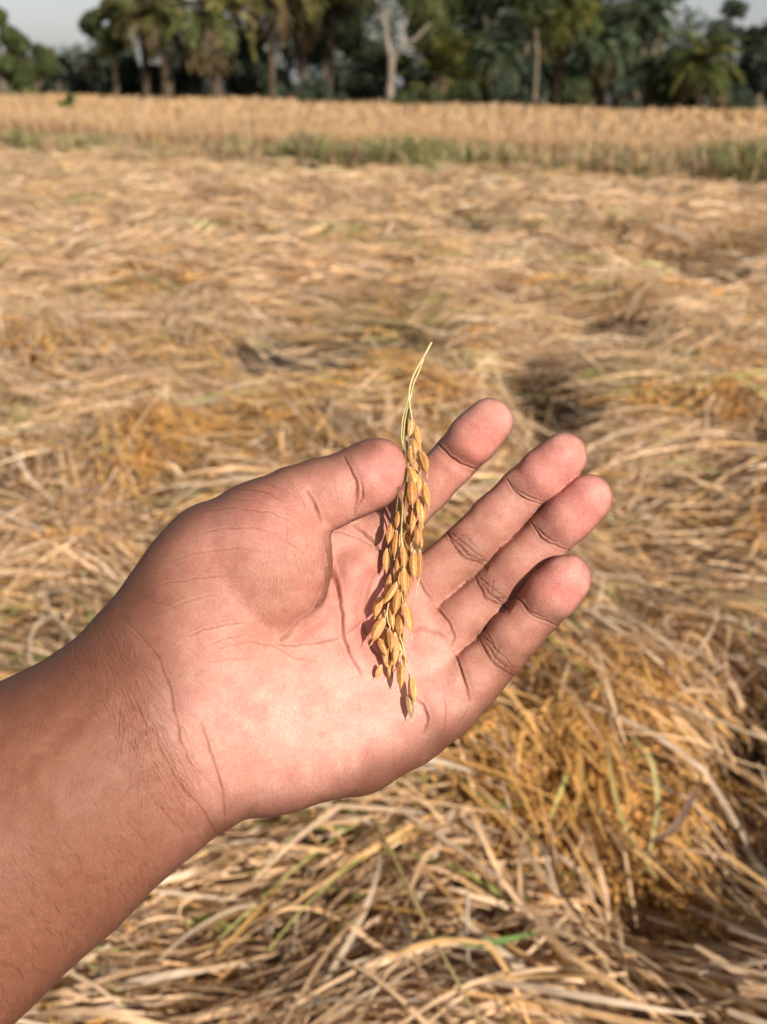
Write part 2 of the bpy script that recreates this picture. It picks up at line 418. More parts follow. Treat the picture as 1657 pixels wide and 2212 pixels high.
def leaf_cloud(rng, blobs, n, size, cols):
    """leaf-sized faces through the volume of several uneven lobes"""
    w_ = np.array([b[3] ** 2 for b in blobs]); w_ = w_ / w_.sum()
    bi = rng.choice(len(blobs), n, p=w_); B = np.array(blobs)[bi]
    d = rng.normal(0, 1, (n, 3)); d /= np.linalg.norm(d, axis=1)[:, None]
    r = rng.random(n) ** .45
    Cn = B[:, :3] + d * (B[:, 3] * r)[:, None] * np.array([1, 1, .85])
    Cn += rng.normal(0, .06, (n, 3)) * B[:, 3:4]
    nr = d * .6 + rng.normal(0, .6, (n, 3)); nr /= np.linalg.norm(nr, axis=1)[:, None]
    A = np.cross(nr, rng.normal(0, 1, (n, 3))); A /= np.linalg.norm(A, axis=1)[:, None]; Bv = np.cross(nr, A)
    s = (size * rng.uniform(.6, 1.3, n))[:, None]
    V = np.stack([Cn - A * s, Cn - Bv * s * .5, Cn + A * s, Cn + Bv * s * .5], 1).reshape(-1, 3)
    Fc = np.arange(n * 4).reshape(n, 4)
    bc = cols[rng.integers(0, len(cols), len(blobs))][bi] * rng.uniform(.75, 1.25, (n, 1))
    return V, Fc, np.repeat(bc, 4, 0)
BL = np.array([[.065, .085, .026], [.085, .105, .033], [.055, .07, .024], [.12, .125, .038]])
BLD = np.array([[.03, .042, .02], [.036, .05, .022], [.026, .036, .02]])
BLG = np.array([[.065, .085, .05], [.055, .075, .045]])
def make_tree(u, dist, vtop, halfpx, pal, label, seed, vlow=None, nblob=16, n=9000, trunk_r=.14, name="broadleaf_tree", cat="tree", size=.09, group="broadleaf trees at the edge of the field"):
    rng = np.random.default_rng(seed)
    p = at_dist(u, 200, dist); base = np.array([p[0], dist, 0.0])
    H = at_dist(u, vtop, dist)[2]; hw = halfpx * dist / F
    zl = at_dist(u, vlow, dist)[2] if vlow is not None else .3
    zl = max(zl, .1)
    blobs = []
    for i in range(nblob):
        z = zl + (H - zl) * rng.random() ** .8
        ww = hw * math.sin(math.pi * (0.22 + .68 * (z - zl) / max(H - zl, .01)))
        a = rng.random() * 2 * math.pi; rr = ww * rng.random() ** .6 * .8
        b = hw * rng.uniform(.22, .45)
        blobs.append((math.cos(a) * rr, math.sin(a) * rr * .8, min(z, H - b * .7), b))
    e = empty(name, base); tag(e, label, cat, group)
    parts = [tinted(tube([[0, 0, -.1], [.05, 0, zl * .5], [0, .03, zl + (H - zl) * .3], [.08, 0, zl + (H - zl) * .7]], [trunk_r * 1.3, trunk_r, trunk_r * .8, trunk_r * .3], 8), (.13, .10, .07))]
    for b in blobs[:8]:
        q = np.array(b[:3]); s = np.array([0, .02, zl * .8 + .2 * q[2]])
        parts.append(tinted(tube([s, (s + q) / 2 + np.array([0, 0, -.1]), q], [trunk_r * .5, trunk_r * .35, trunk_r * .12], 5), (.12, .095, .07)))
    v, f, c = merge(parts); mesh_np("trunk", v, f, M_BARK, c, True, e)
    v, f, c = leaf_cloud(rng, blobs, n, size, pal); mesh_np("crown", v, f, M_LEAF, c, False, e)
    return e

def build_trees():
    P = make_palm
    P(205, 192, 135, 47, 34, 0, "small ragged palm beside the low trees at the left", nf=26, seed=1, tr=.10)
    P(318, 200, 15, 43, 78, 0, "palm with drooping olive fronds, second trunk from the left", seed=2, droop=1.25)
    P(362, 202, 40, 42, 70, 0, "palm with a stout dark trunk left of the big full-crowned palm", seed=3, droop=1.3, tr=.2)
    P(468, 204, 32, 42, 98, 0, "big full-crowned palm with straight trunk standing alone in a gap", seed=4, droop=1.2, nf=44, tr=.17)
    P(588, 200, -35, 43, 92, 0, "tall slim palm, left one of the close row of trunks", seed=5, droop=1.3, nf=40, tr=.13)
    P(622, 200, 5, 46, 70, 0, "slim palm standing in the middle of the close row of trunks", seed=6, droop=1.2, tr=.10)
    P(655, 202, 0, 44, 80, 0, "palm on the right of the close row of trunks", seed=7, droop=1.3, tr=.12)
    P(715, 200, 10, 44, 78, 0, "palm with spiky fronds left of the pale forked tree", seed=8, droop=.9, tr=.12)
    P(958, 208, 165, 41.6, 82, 2, "low wide palm with fanning fronds right of the pale forked tree", seed=9, droop=.75, up=.6, nf=40, tr=.2)
    P(1072, 212, 130, 41, 62, 1, "palm with hanging dull fronds right of the low wide palm", seed=10, droop=1.6, tr=.15)
    P(1205, 214, 35, 41, 82, 2, "large yellowish palm with long hanging skirt of fronds", seed=11, droop=1.7, nf=48, tr=.2)
    P(1298, 216, 105, 40, 64, 1, "grey-green mop-headed palm between two larger palms", seed=12, droop=1.5, nf=44)
    P(1372, 216, 45, 43, 72, 1, "tall bluish palm in the back row at the right", seed=13, droop=1.5, nf=40)
    P(1403, 218, 150, 40, 52, 1, "short pale palm with brown hanging fronds at the right", seed=14, droop=1.6)
    P(1512, 220, 135, 38.5, 78, 2, "bright olive palm with arched golden fronds near the right end", seed=15, droop=1.15, nf=44, tr=.18)
    T = make_tree
    T(8, 42, 18, 52, BL, "dark green round tree at the far left end", 21)
    T(72, 44, 78, 50, BL, "middle-height green tree second from the left end", 22)
    T(128, 46, 122, 38, BLG, "low greyish green tree closing the left group", 23, n=6000)
    T(168, 49, 150, 34, BLG, "lowest bush-like tree in the gap under open sky", 26, n=4000)
    T(250, 44, 0, 62, BL, "tree with yellow-green leaves left of the first tall palm", 24, vlow=120)
    T(410, 50, 60, 50, BLD, "dark tree seen between two palm trunks at the left", 25, n=6000)
    T(545, 49, 60, 70, BLD, "dark tree behind the close row of palm trunks", 27)
    T(700, 48, -60, 90, BLD, "tall dark tree behind the spiky-fronded palm", 28, n=12000, vlow=120)
    T(790, 50, 90, 60, BLD, "low dark tree behind the pale forked trunk", 29)
    T(930, 44, -90, 95, BL, "spreading green tree overhanging the low wide palm", 30, n=14000, vlow=110, trunk_r=.2)
    T(1050, 45, -70, 100, BLD, "tall black-green tree at the middle of the right group", 31, n=15000, vlow=150, trunk_r=.2)
    T(1130, 47, -60, 80, BL, "tall tree whose pale trunk shows left of the yellowish palm", 32, n=12000, vlow=140)
    T(1280, 46, -80, 90, BLD, "large dark tree behind the mop-headed palm", 33, n=13000, vlow=100)
    T(1400, 46, -90, 60, BL, "tall green tree left of the small sky gap", 34, n=9000, vlow=60)
    T(1455, 48, 110, 60, BLD, "low dark tree below the sky gap at the right", 35)
    T(1560, 46, 0, 62, BLG, "grey-green open-crowned tree behind the bright olive palm", 36, n=7000)
    T(1640, 43, 50, 75, BLD, "near-black tree at the far right end", 37, n=13000)
    # dark shrubs under the trees
    rng = np.random.default_rng(5)
    places = ["at the left under the low trees", "left of the first palm trunks", "under the big full-crowned palm", "behind the close row of trunks",
              "left of the pale forked trunk", "right of the pale forked trunk", "right of the low wide palm", "under the tall black-green tree",
              "under the yellowish palm", "under the mop-headed palm", "under the bluish palm", "left of the bright olive palm", "at the far right end",
              "between the first two palm trunks", "between the big palm and the close row"]
    us = [110, 265, 440, 560, 780, 880, 1030, 1110, 1190, 1280, 1360, 1460, 1600, 340, 520]
    for i, (u, pl) in enumerate(zip(us, places)):
        T(u, 45 + rng.uniform(-1, 2), 128 + rng.uniform(-18, 18), 66, BLD if i % 3 else BLG, "dark undergrowth bush " + pl, 60 + i, n=4500, trunk_r=.05, name="bush", cat="bush", nblob=12, group="undergrowth bushes below the trees")
    for i, (u, pl) in enumerate([(1005, "right of the low wide palm's trunk"), (1095, "below the hanging dull fronds"), (1245, "between the yellowish palm and the mop-headed palm"), (1345, "below the bluish palm's trunk"),
                                 (1450, "just left of the bright olive palm's trunk"), (1575, "just right of the bright olive palm's trunk"), (895, "between the forked tree and the low wide palm"), (700, "left of the forked tree below the spiky palm")]):
        T(u, 39.4, 172 + rng.uniform(-9, 9), 52, BLG if i % 2 else BL * .8, "low front-row bush " + pl, 120 + i, n=3000, trunk_r=.04, name="bush", cat="bush", nblob=10, size=.07, group="low bushes along the front of the tree line")
    # pale forked tree
    d = 41.0; e = empty("forked_tree", (at_dist(843, 200, d)[0], d, 0))
    tag(e, "pale bare-trunked tree forking into two limbs at the middle of the tree line", "tree")
    o = np.array(e.location)
    def pt(u, v, dy=0): return at_dist(u, v, d + dy) - o
    c = (.25, .20, .155)
    parts = [tinted(tube([[0, 0, -.1], pt(843, 190), pt(845, 165), pt(846, 130)], [.18, .14, .13, .14], 10), c),
             tinted(tube([pt(846, 132), pt(836, 90, .1), pt(832, 40, .2), pt(824, -20, .3), pt(815, -60, .3)], [.11, .09, .08, .07, .05], 8), c),
             tinted(tube([pt(846, 132), pt(868, 100, -.1), pt(900, 82, -.3), pt(930, 50, -.3)], [.10, .08, .06, .04], 8), c),
             tinted(tube([pt(833, 50, .2), pt(800, 10, .2), pt(780, -30, .2)], [.06, .05, .03], 6), c),
             tinted(tube([pt(868, 100, -.1), pt(872, 60, 0), pt(890, 10, 0)], [.06, .045, .03], 6), c)]
    v, f, cc = merge(parts); mesh_np("trunk", v, f, M_BARK, cc, True, e)
    rng = np.random.default_rng(9)
    bl = [tuple(pt(u, v_, rng.uniform(-.6, .6))) + (r_,) for (u, v_, r_) in [(815, -50, .9), (780, -30, .7), (890, -20, .9), (935, 40, .7), (905, 30, .5), (850, -60, 1.0), (810, 20, .3), (905, 40, .35), (838, -25, .5), (925, 20, .5)]]
    v, f, cc = leaf_cloud(rng, bl, 6000, .07, BL); mesh_np("crown", v, f, M_LEAF, cc, False, e)
    # pale slim trunk
    d = 40.5; e = empty("slim_tree", (at_dist(1157, 212, d)[0], d, 0)); o = np.array(e.location)
    tag(e, "slim pale trunk standing in front of the dark trees left of the yellowish palm", "tree")
    v, f, cc = tinted(tube([[0, 0, -.1], pt(1156, 190), pt(1160, 120), pt(1158, 60), pt(1165, 0)], [.13, .10, .09, .08, .05], 8), (.15, .12, .085))
    mesh_np("trunk", v, f, M_BARK, cc, True, e)
    bl = [tuple(pt(u, v_)) + (r_,) for (u, v_, r_) in [(1165, -10, .8), (1140, 20, .6), (1185, 20, .6), (1160, 40, .4)]]
    v, f, cc = leaf_cloud(rng, bl, 3500, .07, BL); mesh_np("crown", v, f, M_LEAF, cc, False, e)
    # little bush on the bund in the left fields
    make_tree(140, 27, 200, 22, np.array([[.08, .12, .03]]), "small green bush alone in the ripe field at the left", 90, n=1200, trunk_r=.02, name="bush", cat="bush", nblob=7, size=.05, group=None)
    # distant wood; haze is put into the leaf colours
    rng = np.random.default_rng(15); blobs = []
    for i in range(200):
        x = rng.uniform(-48, 48); blobs.append((x, 78 + rng.uniform(-4, 6), rng.uniform(.6, (5.6 if x > -20 else 3.0) + 1.0 * math.sin(x * .3)), rng.uniform(1, 2.2)))
    v, f, cc = leaf_cloud(rng, blobs, 60000, .22, np.array([[.10, .12, .085], [.085, .105, .075], [.115, .13, .09]]))
    tag(mesh_np("distant_wood", v, f, M_LEAF, cc), "haze-tinted far woodland seen through gaps between the trunks", "woodland", kind="stuff")
build_trees()

# ------------------------------------------------------------------ the hand
D0 = 0.34; S0 = D0 / F                       # depth of the hand and metres per unit there
def to_world(q):                             # hand sculpting space: (across, down, toward the viewer)
    q = np.asarray(q, float)
    return C0 + ray(q[..., 0], q[..., 1]) * (D0 - q[..., 2] * S0)[..., None]

STEP = 4.0
LO = np.array([-560., 835., -150.]); HI = np.array([1345., 2640., 640.])
DIM = ((HI - LO) / STEP).astype(int) + 1
AX = [LO[i] + STEP * np.arange(DIM[i]) for i in range(3)]
BIG = 1e3
def new_field(): return np.full(DIM, BIG, np.float32)
def smin(a, b, k):
    if k <= 0: return np.minimum(a, b)
    h = np.clip(0.5 + 0.5 * (b - a) / k, 0, 1)
    return b * (1 - h) + a * h - k * h * (1 - h)
def add_cone(Fd, a, b, k=10, q=1.0):
    a = np.array(a, float); b = np.array(b, float)
    r = max(a[3], b[3]) + k * 1.6 + 8
    ext = np.array([r, r, r * max(q, .5) + 10])
    lo = np.minimum(a[:3], b[:3]) - ext; hi = np.maximum(a[:3], b[:3]) + ext
    i0 = np.maximum(((lo - LO) / STEP).astype(int), 0); i1 = np.minimum(((hi - LO) / STEP).astype(int) + 2, DIM)
    sl_ = tuple(slice(i0[i], i1[i]) for i in range(3))
    X = AX[0][sl_[0]][:, None, None].astype(np.float32); Y = AX[1][sl_[1]][None, :, None].astype(np.float32); Z = (AX[2][sl_[2]] / q)[None, None, :].astype(np.float32)
    a3 = a[:3].copy(); b3 = b[:3].copy(); a3[2] /= q; b3[2] /= q
    ab = b3 - a3; L2 = max((ab ** 2).sum(), 1e-6)
    t = np.clip(((X - a3[0]) * ab[0] + (Y - a3[1]) * ab[1] + (Z - a3[2]) * ab[2]) / L2, 0, 1)
    d = np.sqrt((X - a3[0] - t * ab[0]) ** 2 + (Y - a3[1] - t * ab[1]) ** 2 + (Z - a3[2] - t * ab[2]) ** 2) - (a[3] + (b[3] - a[3]) * t)
    Fd[sl_] = smin(Fd[sl_], d.astype(np.float32), k)
def chain(Fd, pts, k=12, q=1.0):
    for a, b in zip(pts[:-1], pts[1:]): add_cone(Fd, a, b, k, q)

def build_hand():
    palm = new_field()
    # forearm and wrist
    chain(palm, [(-700, 2320, 400, 420), (-330, 2055, 330, 372), (40, 1785, 270, 300), (330, 1585, 200, 252)], 30, .62)
    chain(palm, [(330, 1585, 200, 250), (470, 1560, 150, 215)], 50, .58)
    # palm slab
    chain(palm, [(400, 1470, 185, 190), (500, 1450, 120, 170), (775, 1245, 35, 88)], 50, .62)
    chain(palm, [(500, 1480, 120, 170), (850, 1345, 20, 84)], 50, .62)
    chain(palm, [(500, 1520, 120, 170), (905, 1425, 15, 82)], 50, .62)
    chain(palm, [(585, 1585, 100, 174), (760, 1595, 56, 115), (870, 1550, 28, 100), (960, 1510, 22, 80)], 50, .76)
    # radial side and thenar mound
    chain(palm, [(375, 1420, 190, 182), (452, 1278, 155, 164)], 50, .62)
    chain(palm, [(486, 1240, 135, 163), (548, 1225, 138, 172)], 12, .74)
    chain(palm, [(560, 1240, 140, 150), (590, 1150, 130, 120)], 30, .75)
    chain(palm, [(690, 1195, 45, 66), (785, 1168, 12, 62)], 20, .8)
    # pads under the fingers
    chain(palm, [(770, 1240, 62, 50), (780, 1300, 50, 46)], 26, .8)
    chain(palm, [(890, 1340, 50, 44), (915, 1400, 48, 44)], 26, .7)
    chain(palm, [(920, 1450, 50, 46), (935, 1510, 52, 50)], 26, .7)
    chain(palm, [(620, 1620, 130, 130), (800, 1590, 80, 90)], 40, .62)
    H = palm
    def join(G, k):
        nonlocal H
        m = G < 90
        H = np.where(m, smin(H, G, k), H)
    # fingers: (u, v, depth, radius)
    fingers = {
     'index': [(800, 1195, 0, 56), (838, 1145, -18, 55), (872, 1103, -30, 53), (925, 1050, -34, 52), (987, 988, -22, 51), (1020, 950, -8, 52), (1058, 909, 6, 50.5)],
     'middle': [(880, 1300, 20, 58), (930, 1250, 6, 56), (1010, 1183, -12, 54), (1070, 1122, -10, 54), (1132, 1061, 2, 51.5), (1175, 1023, 14, 52.5), (1219, 985, 26, 51)],
     'ring': [(930, 1395, 24, 58), (985, 1345, 12, 56), (1066, 1277, -4, 53), (1125, 1218, -2, 54), (1188, 1157, 10, 52), (1228, 1118, 24, 53), (1272, 1076, 36, 52)],
     'little': [(945, 1525, 34, 78), (1010, 1477, 32, 66), (1078, 1413, 26, 56), (1115, 1368, 30, 57), (1161, 1319, 42, 55), (1192, 1284, 54, 56), (1225, 1250, 66, 54)],
    }
    FG = new_field()
    for nm, ch in fingers.items():
        G = new_field(); chain(G, ch, 10, .92)
        # palmar pads
        for (a, b) in ((1, 2), (3, 3), (5, 5)) if nm != 'index' else ((3, 3), (5, 5)):
            p = np.array(ch[a], float)
            if a == 5:
                p2 = p.copy(); p[2] += 10; p[3] *= .80; p2[:2] = .45 * np.array(ch[6][:2]) + .55 * p2[:2]; p2[2] += 11; p2[3] *= .82
                add_cone(G, p, p2, 26, .9)
            else:
                p[2] += 12; p[3] *= .84; p2 = p.copy(); dv = np.array(ch[min(a + 1, 6)][:2], float) - p[:2]; dv /= np.linalg.norm(dv)
                p[:2] -= dv * 14; p2[:2] += dv * 14
                add_cone(G, p, p2, 12, .9)
        m_ = G < 60; FG = np.where(m_, smin(FG, G, 3), FG)
    join(FG, 18)
    # thumb
    G = new_field()
    chain(G, [(560, 1150, 135, 112), (640, 1092, 128, 84), (700, 1068, 120, 77), (752, 1050, 112, 72), (795, 1028, 112, 73), (814, 1011, 112, 66)], 16, .86)
    add_cone(G, (690, 1075, 135, 60), (730, 1060, 132, 58), 14, .9)
    add_cone(G, (790, 1030, 128, 56), (820, 1008, 120, 52), 16, .9)
    join(G, 12)
    # ---- surface nets
    Fd = H; Fd[0] = 9; Fd[:, -1] = 9; Fd[:, :, -1] = 9; Fd[:, :, 0] = 9     # closed where the arm leaves the sculpted block
    ins = Fd < 0
    c = np.zeros(np.array(DIM) - 1, np.int8)
    offs = [(i, j, k) for i in (0, 1) for j in (0, 1) for k in (0, 1)]
    nx, ny, nz = DIM
    for (i, j, k) in offs: c += ins[i:nx - 1 + i, j:ny - 1 + j, k:nz - 1 + k]
    act = (c > 0) & (c < 8); cells = np.argwhere(act); n = len(cells)
    vals = np.stack([Fd[cells[:, 0] + i, cells[:, 1] + j, cells[:, 2] + k] for (i, j, k) in offs], 1)
    acc = np.zeros((n, 3)); cnt = np.zeros(n); oa = np.array(offs, float)
    for a in range(8):
        for b in range(a + 1, 8):
            if np.abs(oa[a] - oa[b]).sum() != 1: continue
            m = (vals[:, a] < 0) != (vals[:, b] < 0)
            t = vals[m, a] / (vals[m, a] - vals[m, b])
            acc[m] += oa[a] + (oa[b] - oa[a]) * t[:, None]; cnt[m] += 1
    V = LO + (cells + acc / cnt[:, None]) * STEP
    idm = np.full(c.shape, -1, np.int32); idm[act] = np.arange(n)
    faces = []
    for ax in range(3):
        A = ins; s0 = [slice(1, None)] * 3; s1 = [slice(1, None)] * 3
        s0 = [slice(1, d - 1) for d in DIM]; s1 = [slice(1, d - 1) for d in DIM]
        s0[ax] = slice(0, DIM[ax] - 1); s1[ax] = slice(1, DIM[ax])
        p = ins[tuple(s0)]; q = ins[tuple(s1)]
        e = np.argwhere(p != q); dirn = p[tuple(e.T)]
        for o_ in range(3):
            if o_ != ax: e[:, o_] += 1
        u_, w_ = [(1, 2), (2, 0), (0, 1)][ax]
        def g(du, dw):
            r = e.copy(); r[:, u_] += du; r[:, w_] += dw; return idm[r[:, 0], r[:, 1], r[:, 2]]
        qd = np.stack([g(-1, -1), g(0, -1), g(0, 0), g(-1, 0)], 1)
        qd[~dirn] = qd[~dirn][:, ::-1]
        faces.append(qd)
    faces = np.concatenate(faces); faces = faces[(faces >= 0).all(1)]
    # image y runs down, so the space is mirrored: flip winding
    faces = faces[:, ::-1]
    # front surface depth map for laying things on the hand
    anyin = ins.any(2); last = DIM[2] - 1 - np.argmax(ins[:, :, ::-1], axis=2)
    surf = np.where(anyin, AX[2][last], -400.)
    def surf_w(u, v):
        i = np.clip(((np.asarray(u) - LO[0]) / STEP).round().astype(int), 0, nx - 1); j = np.clip(((np.asarray(v) - LO[1]) / STEP).round().astype(int), 0, ny - 1)
        return surf[i, j]
    # ---- laplacian smooth, subdivide
    tmp = mesh_np("tmp", V, faces); me = tmp.data
    md = tmp.modifiers.new("s", 'SMOOTH'); md.factor = .5; md.iterations = 3
    md2 = tmp.modifiers.new("d", 'SUBSURF'); md2.levels = 1; md2.render_levels = 1
    dg = bpy.context.evaluated_depsgraph_get(); ev = tmp.evaluated_get(dg); me2 = bpy.data.meshes.new_from_object(ev)
    bpy.data.objects.remove(tmp); bpy.data.meshes.remove(me)
    nv = len(me2.vertices); q = np.zeros(nv * 3, np.float32); me2.vertices.foreach_get("co", q); q = q.reshape(-1, 3).astype(float)
    fl = np.zeros(len(me2.loops), np.int32); me2.loops.foreach_get("vertex_index", fl); fl = fl.reshape(-1, 4)
    nr = np.zeros(nv * 3, np.float32); me2.vertex_normals.foreach_get("vector", nr); nr = nr.reshape(-1, 3).astype(float)
    # normals in this mirrored space: winding was flipped, so recompute sign by looking at the front
    if (nr[:, 2] * (q[:, 2] > np.median(q[:, 2]))).sum() < 0: nr = -nr
    bpy.data.meshes.remove(me2)
    U, Vv, W = q.T
    front = np.clip((nr[:, 2] + .15) / .4, 0, 1)
    sw = surf_w(U, Vv); front = front * np.clip(1 - (sw - W - 25) / 20, 0, 1)
    disp = np.zeros(nv); dark = np.zeros(nv)
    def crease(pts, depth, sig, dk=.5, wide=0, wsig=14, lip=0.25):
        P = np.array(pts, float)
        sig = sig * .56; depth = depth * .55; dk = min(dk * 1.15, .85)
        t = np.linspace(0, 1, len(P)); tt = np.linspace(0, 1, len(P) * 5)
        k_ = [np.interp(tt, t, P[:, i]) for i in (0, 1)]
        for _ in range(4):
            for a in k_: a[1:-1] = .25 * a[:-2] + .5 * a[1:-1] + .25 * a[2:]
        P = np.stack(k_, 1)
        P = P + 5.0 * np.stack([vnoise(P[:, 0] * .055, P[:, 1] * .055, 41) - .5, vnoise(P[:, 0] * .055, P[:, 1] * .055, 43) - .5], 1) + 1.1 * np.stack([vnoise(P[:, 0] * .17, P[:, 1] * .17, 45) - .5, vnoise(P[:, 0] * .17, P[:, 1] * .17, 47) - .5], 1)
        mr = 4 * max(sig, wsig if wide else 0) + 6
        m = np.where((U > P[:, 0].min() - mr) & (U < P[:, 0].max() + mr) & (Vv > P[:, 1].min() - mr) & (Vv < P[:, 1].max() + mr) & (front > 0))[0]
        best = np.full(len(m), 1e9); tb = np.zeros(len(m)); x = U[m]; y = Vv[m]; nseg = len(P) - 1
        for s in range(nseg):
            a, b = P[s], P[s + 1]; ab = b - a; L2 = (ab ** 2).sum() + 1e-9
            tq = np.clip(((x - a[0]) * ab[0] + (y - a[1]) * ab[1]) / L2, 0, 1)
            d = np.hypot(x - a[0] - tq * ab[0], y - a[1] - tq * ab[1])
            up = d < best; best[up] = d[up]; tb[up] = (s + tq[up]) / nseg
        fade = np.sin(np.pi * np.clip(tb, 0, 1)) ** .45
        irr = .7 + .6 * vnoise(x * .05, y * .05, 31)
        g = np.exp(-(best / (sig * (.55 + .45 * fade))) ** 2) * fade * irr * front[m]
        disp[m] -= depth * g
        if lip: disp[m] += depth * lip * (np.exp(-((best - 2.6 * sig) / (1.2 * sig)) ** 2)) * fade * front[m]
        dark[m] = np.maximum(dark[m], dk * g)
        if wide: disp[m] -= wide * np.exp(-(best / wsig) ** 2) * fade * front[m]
    # palm lines
    crease([(706, 1150), (717, 1207), (730, 1251), (743, 1320), (745, 1368), (759, 1411), (785, 1462)], 13, 4.4, .8, 9, 18)
    crease([(717, 1225), (710, 1284), (688, 1327), (653, 1353), (606, 1382)], 17, 4.6, .85, 13, 20)
    crease([(569, 1393), (660, 1393), (719, 1382), (745, 1371)], 4, 3.2, .45)
    crease([(470, 1400), (540, 1385), (600, 1400), (650, 1425), (700, 1430)], 3, 3.4, .3)
    crease([(745, 1371), (785, 1345), (800, 1330)], 4, 3.2, .4)
    crease([(860, 1195), (820, 1240), (800, 1290), (795, 1350), (815, 1405), (855, 1450)], 6, 5, .35, 24, 26)
    crease([(706, 1150), (745, 1150), (790, 1170), (820, 1185)], 3.5, 3, .35)
    crease([(758, 1128), (785, 1147), (812, 1172), (842, 1205)], 11, 4, .7, 8, 14)
    # finger bases
    crease([(893, 1240), (915, 1275), (938, 1306)], 6, 3.6, .55, 4, 12)
    crease([(938, 1306), (965, 1338), (984, 1373), (975, 1398)], 7, 3.6, .6, 4, 12)
    crease([(977, 1404), (992, 1437), (1006, 1477), (1012, 1520)], 7, 3.8, .6, 5, 12)
    crease([(880, 1372), (910, 1356), (945, 1362), (975, 1392)], 5, 5, .3, 5, 14)
    crease([(893, 1498), (915, 1525), (926, 1560), (912, 1592)], 7, 4, .55, 5, 14)
    crease([(1012, 1516), (1000, 1550), (985, 1575)], 3, 3, .3)
    crease([(955, 1500), (965, 1540), (955, 1590)], 2.5, 3, .25)
    # finger joints (two or three close lines each)
    rgj = np.random.default_rng(12); JB = []
    def joint(a, b, bow, depth=6, n=2, gap=9, dk=.55, wide=5):
        a = np.array(a, float); b = np.array(b, float); d = b - a; L = np.linalg.norm(d); nrm = np.array([d[1], -d[0]]) / L
        JB.append(((a + b) / 2, math.atan2(d[1], d[0]), L, n))
        if n > 2:
            for _ in range(9):
                c0 = (a + b) / 2 + d * rgj.uniform(-.42, .42) + nrm * rgj.normal(0, 9); ll = rgj.uniform(10, 24); an_ = math.atan2(d[1], d[0]) + rgj.choice([0.15, 1.0, -.8]); e_ = np.array([math.cos(an_), math.sin(an_)]) * ll
                crease([c0 - e_, c0, c0 + e_], 2.6, 2.6, .4)
        for i in range(n):
            s = (i - (n - 1) / 2) * gap
            e0, e1 = (-.04, 1.04) if i == 0 else sorted((rgj.uniform(-.02, .35), rgj.uniform(.65, 1.04)))
            sl_ = rgj.normal(0, 4) if i else 0; pts = [a + d * t + nrm * (sl_ * (t - .5) * 2 + bow * math.sin(math.pi * t) + s * (0.35 + .65 * math.sin(math.pi * t))) for t in np.linspace(e0, e1, 6)]
            crease(pts, depth * (1 if i == 0 else .65), 3.0, dk * (1 if i == 0 else .7), wide if i == 0 else 0, 13)
    joint((947, 955), (1033, 1018), -14, 8, 1, wide=7)
    joint((1096, 1036), (1170, 1088), -12, 7, 2, 8)
    joint((968, 1150), (1054, 1222), -8, 7, 3, 12, wide=7)
    joint((1147, 1126), (1228, 1188), -12, 6, 2, 9)
    joint((1028, 1243), (1104, 1312), -8, 7, 3, 12, wide=7)
    joint((1112, 1280), (1208, 1352), -14, 7, 2, 6)
    joint((1034, 1366), (1120, 1462), -8, 7, 3, 12, wide=5)
    # thumb
    crease([(742, 985), (757, 1015), (768, 1040), (774, 1079), (765, 1120)], 8, 3.6, .7, 5, 13)
    crease([(779, 1040), (783, 1075), (768, 1112)], 5, 3, .55)
    crease([(660, 1056), (679, 1085), (692, 1112), (694, 1136)], 8, 3.8, .6, 5, 14)
    crease([(640, 1062), (655, 1085), (664, 1110)], 2.5, 3, .25)
    crease([(705, 1000), (722, 1040), (730, 1090)], 1.6, 2.6, .15)
    # thenar wrinkles
    for pts, dp in [([(471, 1057), (544, 1055), (588, 1068), (628, 1090)], 4.5), ([(431, 1101), (496, 1095), (569, 1103), (624, 1119), (660, 1150)], 3.6),
                    ([(416, 1152), (478, 1141), (533, 1138), (588, 1149), (653, 1192), (680, 1230)], 3.6), ([(332, 1265), (405, 1251), (464, 1245), (544, 1247)], 3.2),
                    ([(281, 1276), (332, 1298), (387, 1313)], 3.2), ([(398, 1375), (442, 1357), (496, 1349), (540, 1340)], 3.2), ([(480, 1075), (540, 1078), (600, 1095)], 2.4),
                    ([(360, 1215), (430, 1190), (520, 1185), (600, 1195)], 2.4), ([(350, 1320), (420, 1290), (480, 1285)], 2), ([(490, 1040), (560, 1040), (610, 1055), (650, 1085)], 2.4),
                    ([(445, 1395), (500, 1375), (560, 1372)], 2.4), ([(440, 1430), (500, 1420), (560, 1425)], 2), ([(600, 1160), (640, 1200), (655, 1260)], 1.6)]:
        crease(pts, dp, 3.0, dp * .075)
    rg = np.random.default_rng(3)
    for i in range(26):       # pale fine vertical lines on the mound
        x0 = rg.uniform(560, 708); y0 = rg.uniform(1110, 1230); L = rg.uniform(50, 130)
        crease([(x0, y0), (x0 + 6, y0 + L / 2), (x0 - 2, y0 + L)], 1.1, 2.2, .05, lip=.4)
    # wrist
    for pts, dp in [([(250, 1321), (300, 1367), (342, 1421), (367, 1483), (380, 1546), (388, 1596), (409, 1642), (438, 1705)], 4.2),
                    ([(320, 1560), (334, 1588), (363, 1655), (400, 1709), (434, 1742), (459, 1788), (475, 1809)], 4.6), ([(432, 1560), (442, 1579), (459, 1642), (480, 1696), (486, 1746), (484, 1800)], 4.8),
                    ([(325, 1713), (359, 1759), (400, 1805)], 3.5), ([(271, 1771), (313, 1821), (334, 1851)], 2.5), ([(290, 1500), (320, 1600), (345, 1690), (400, 1770)], 3)]:
        crease(pts, dp, 3.4, dp * .09, dp * .6, 12)
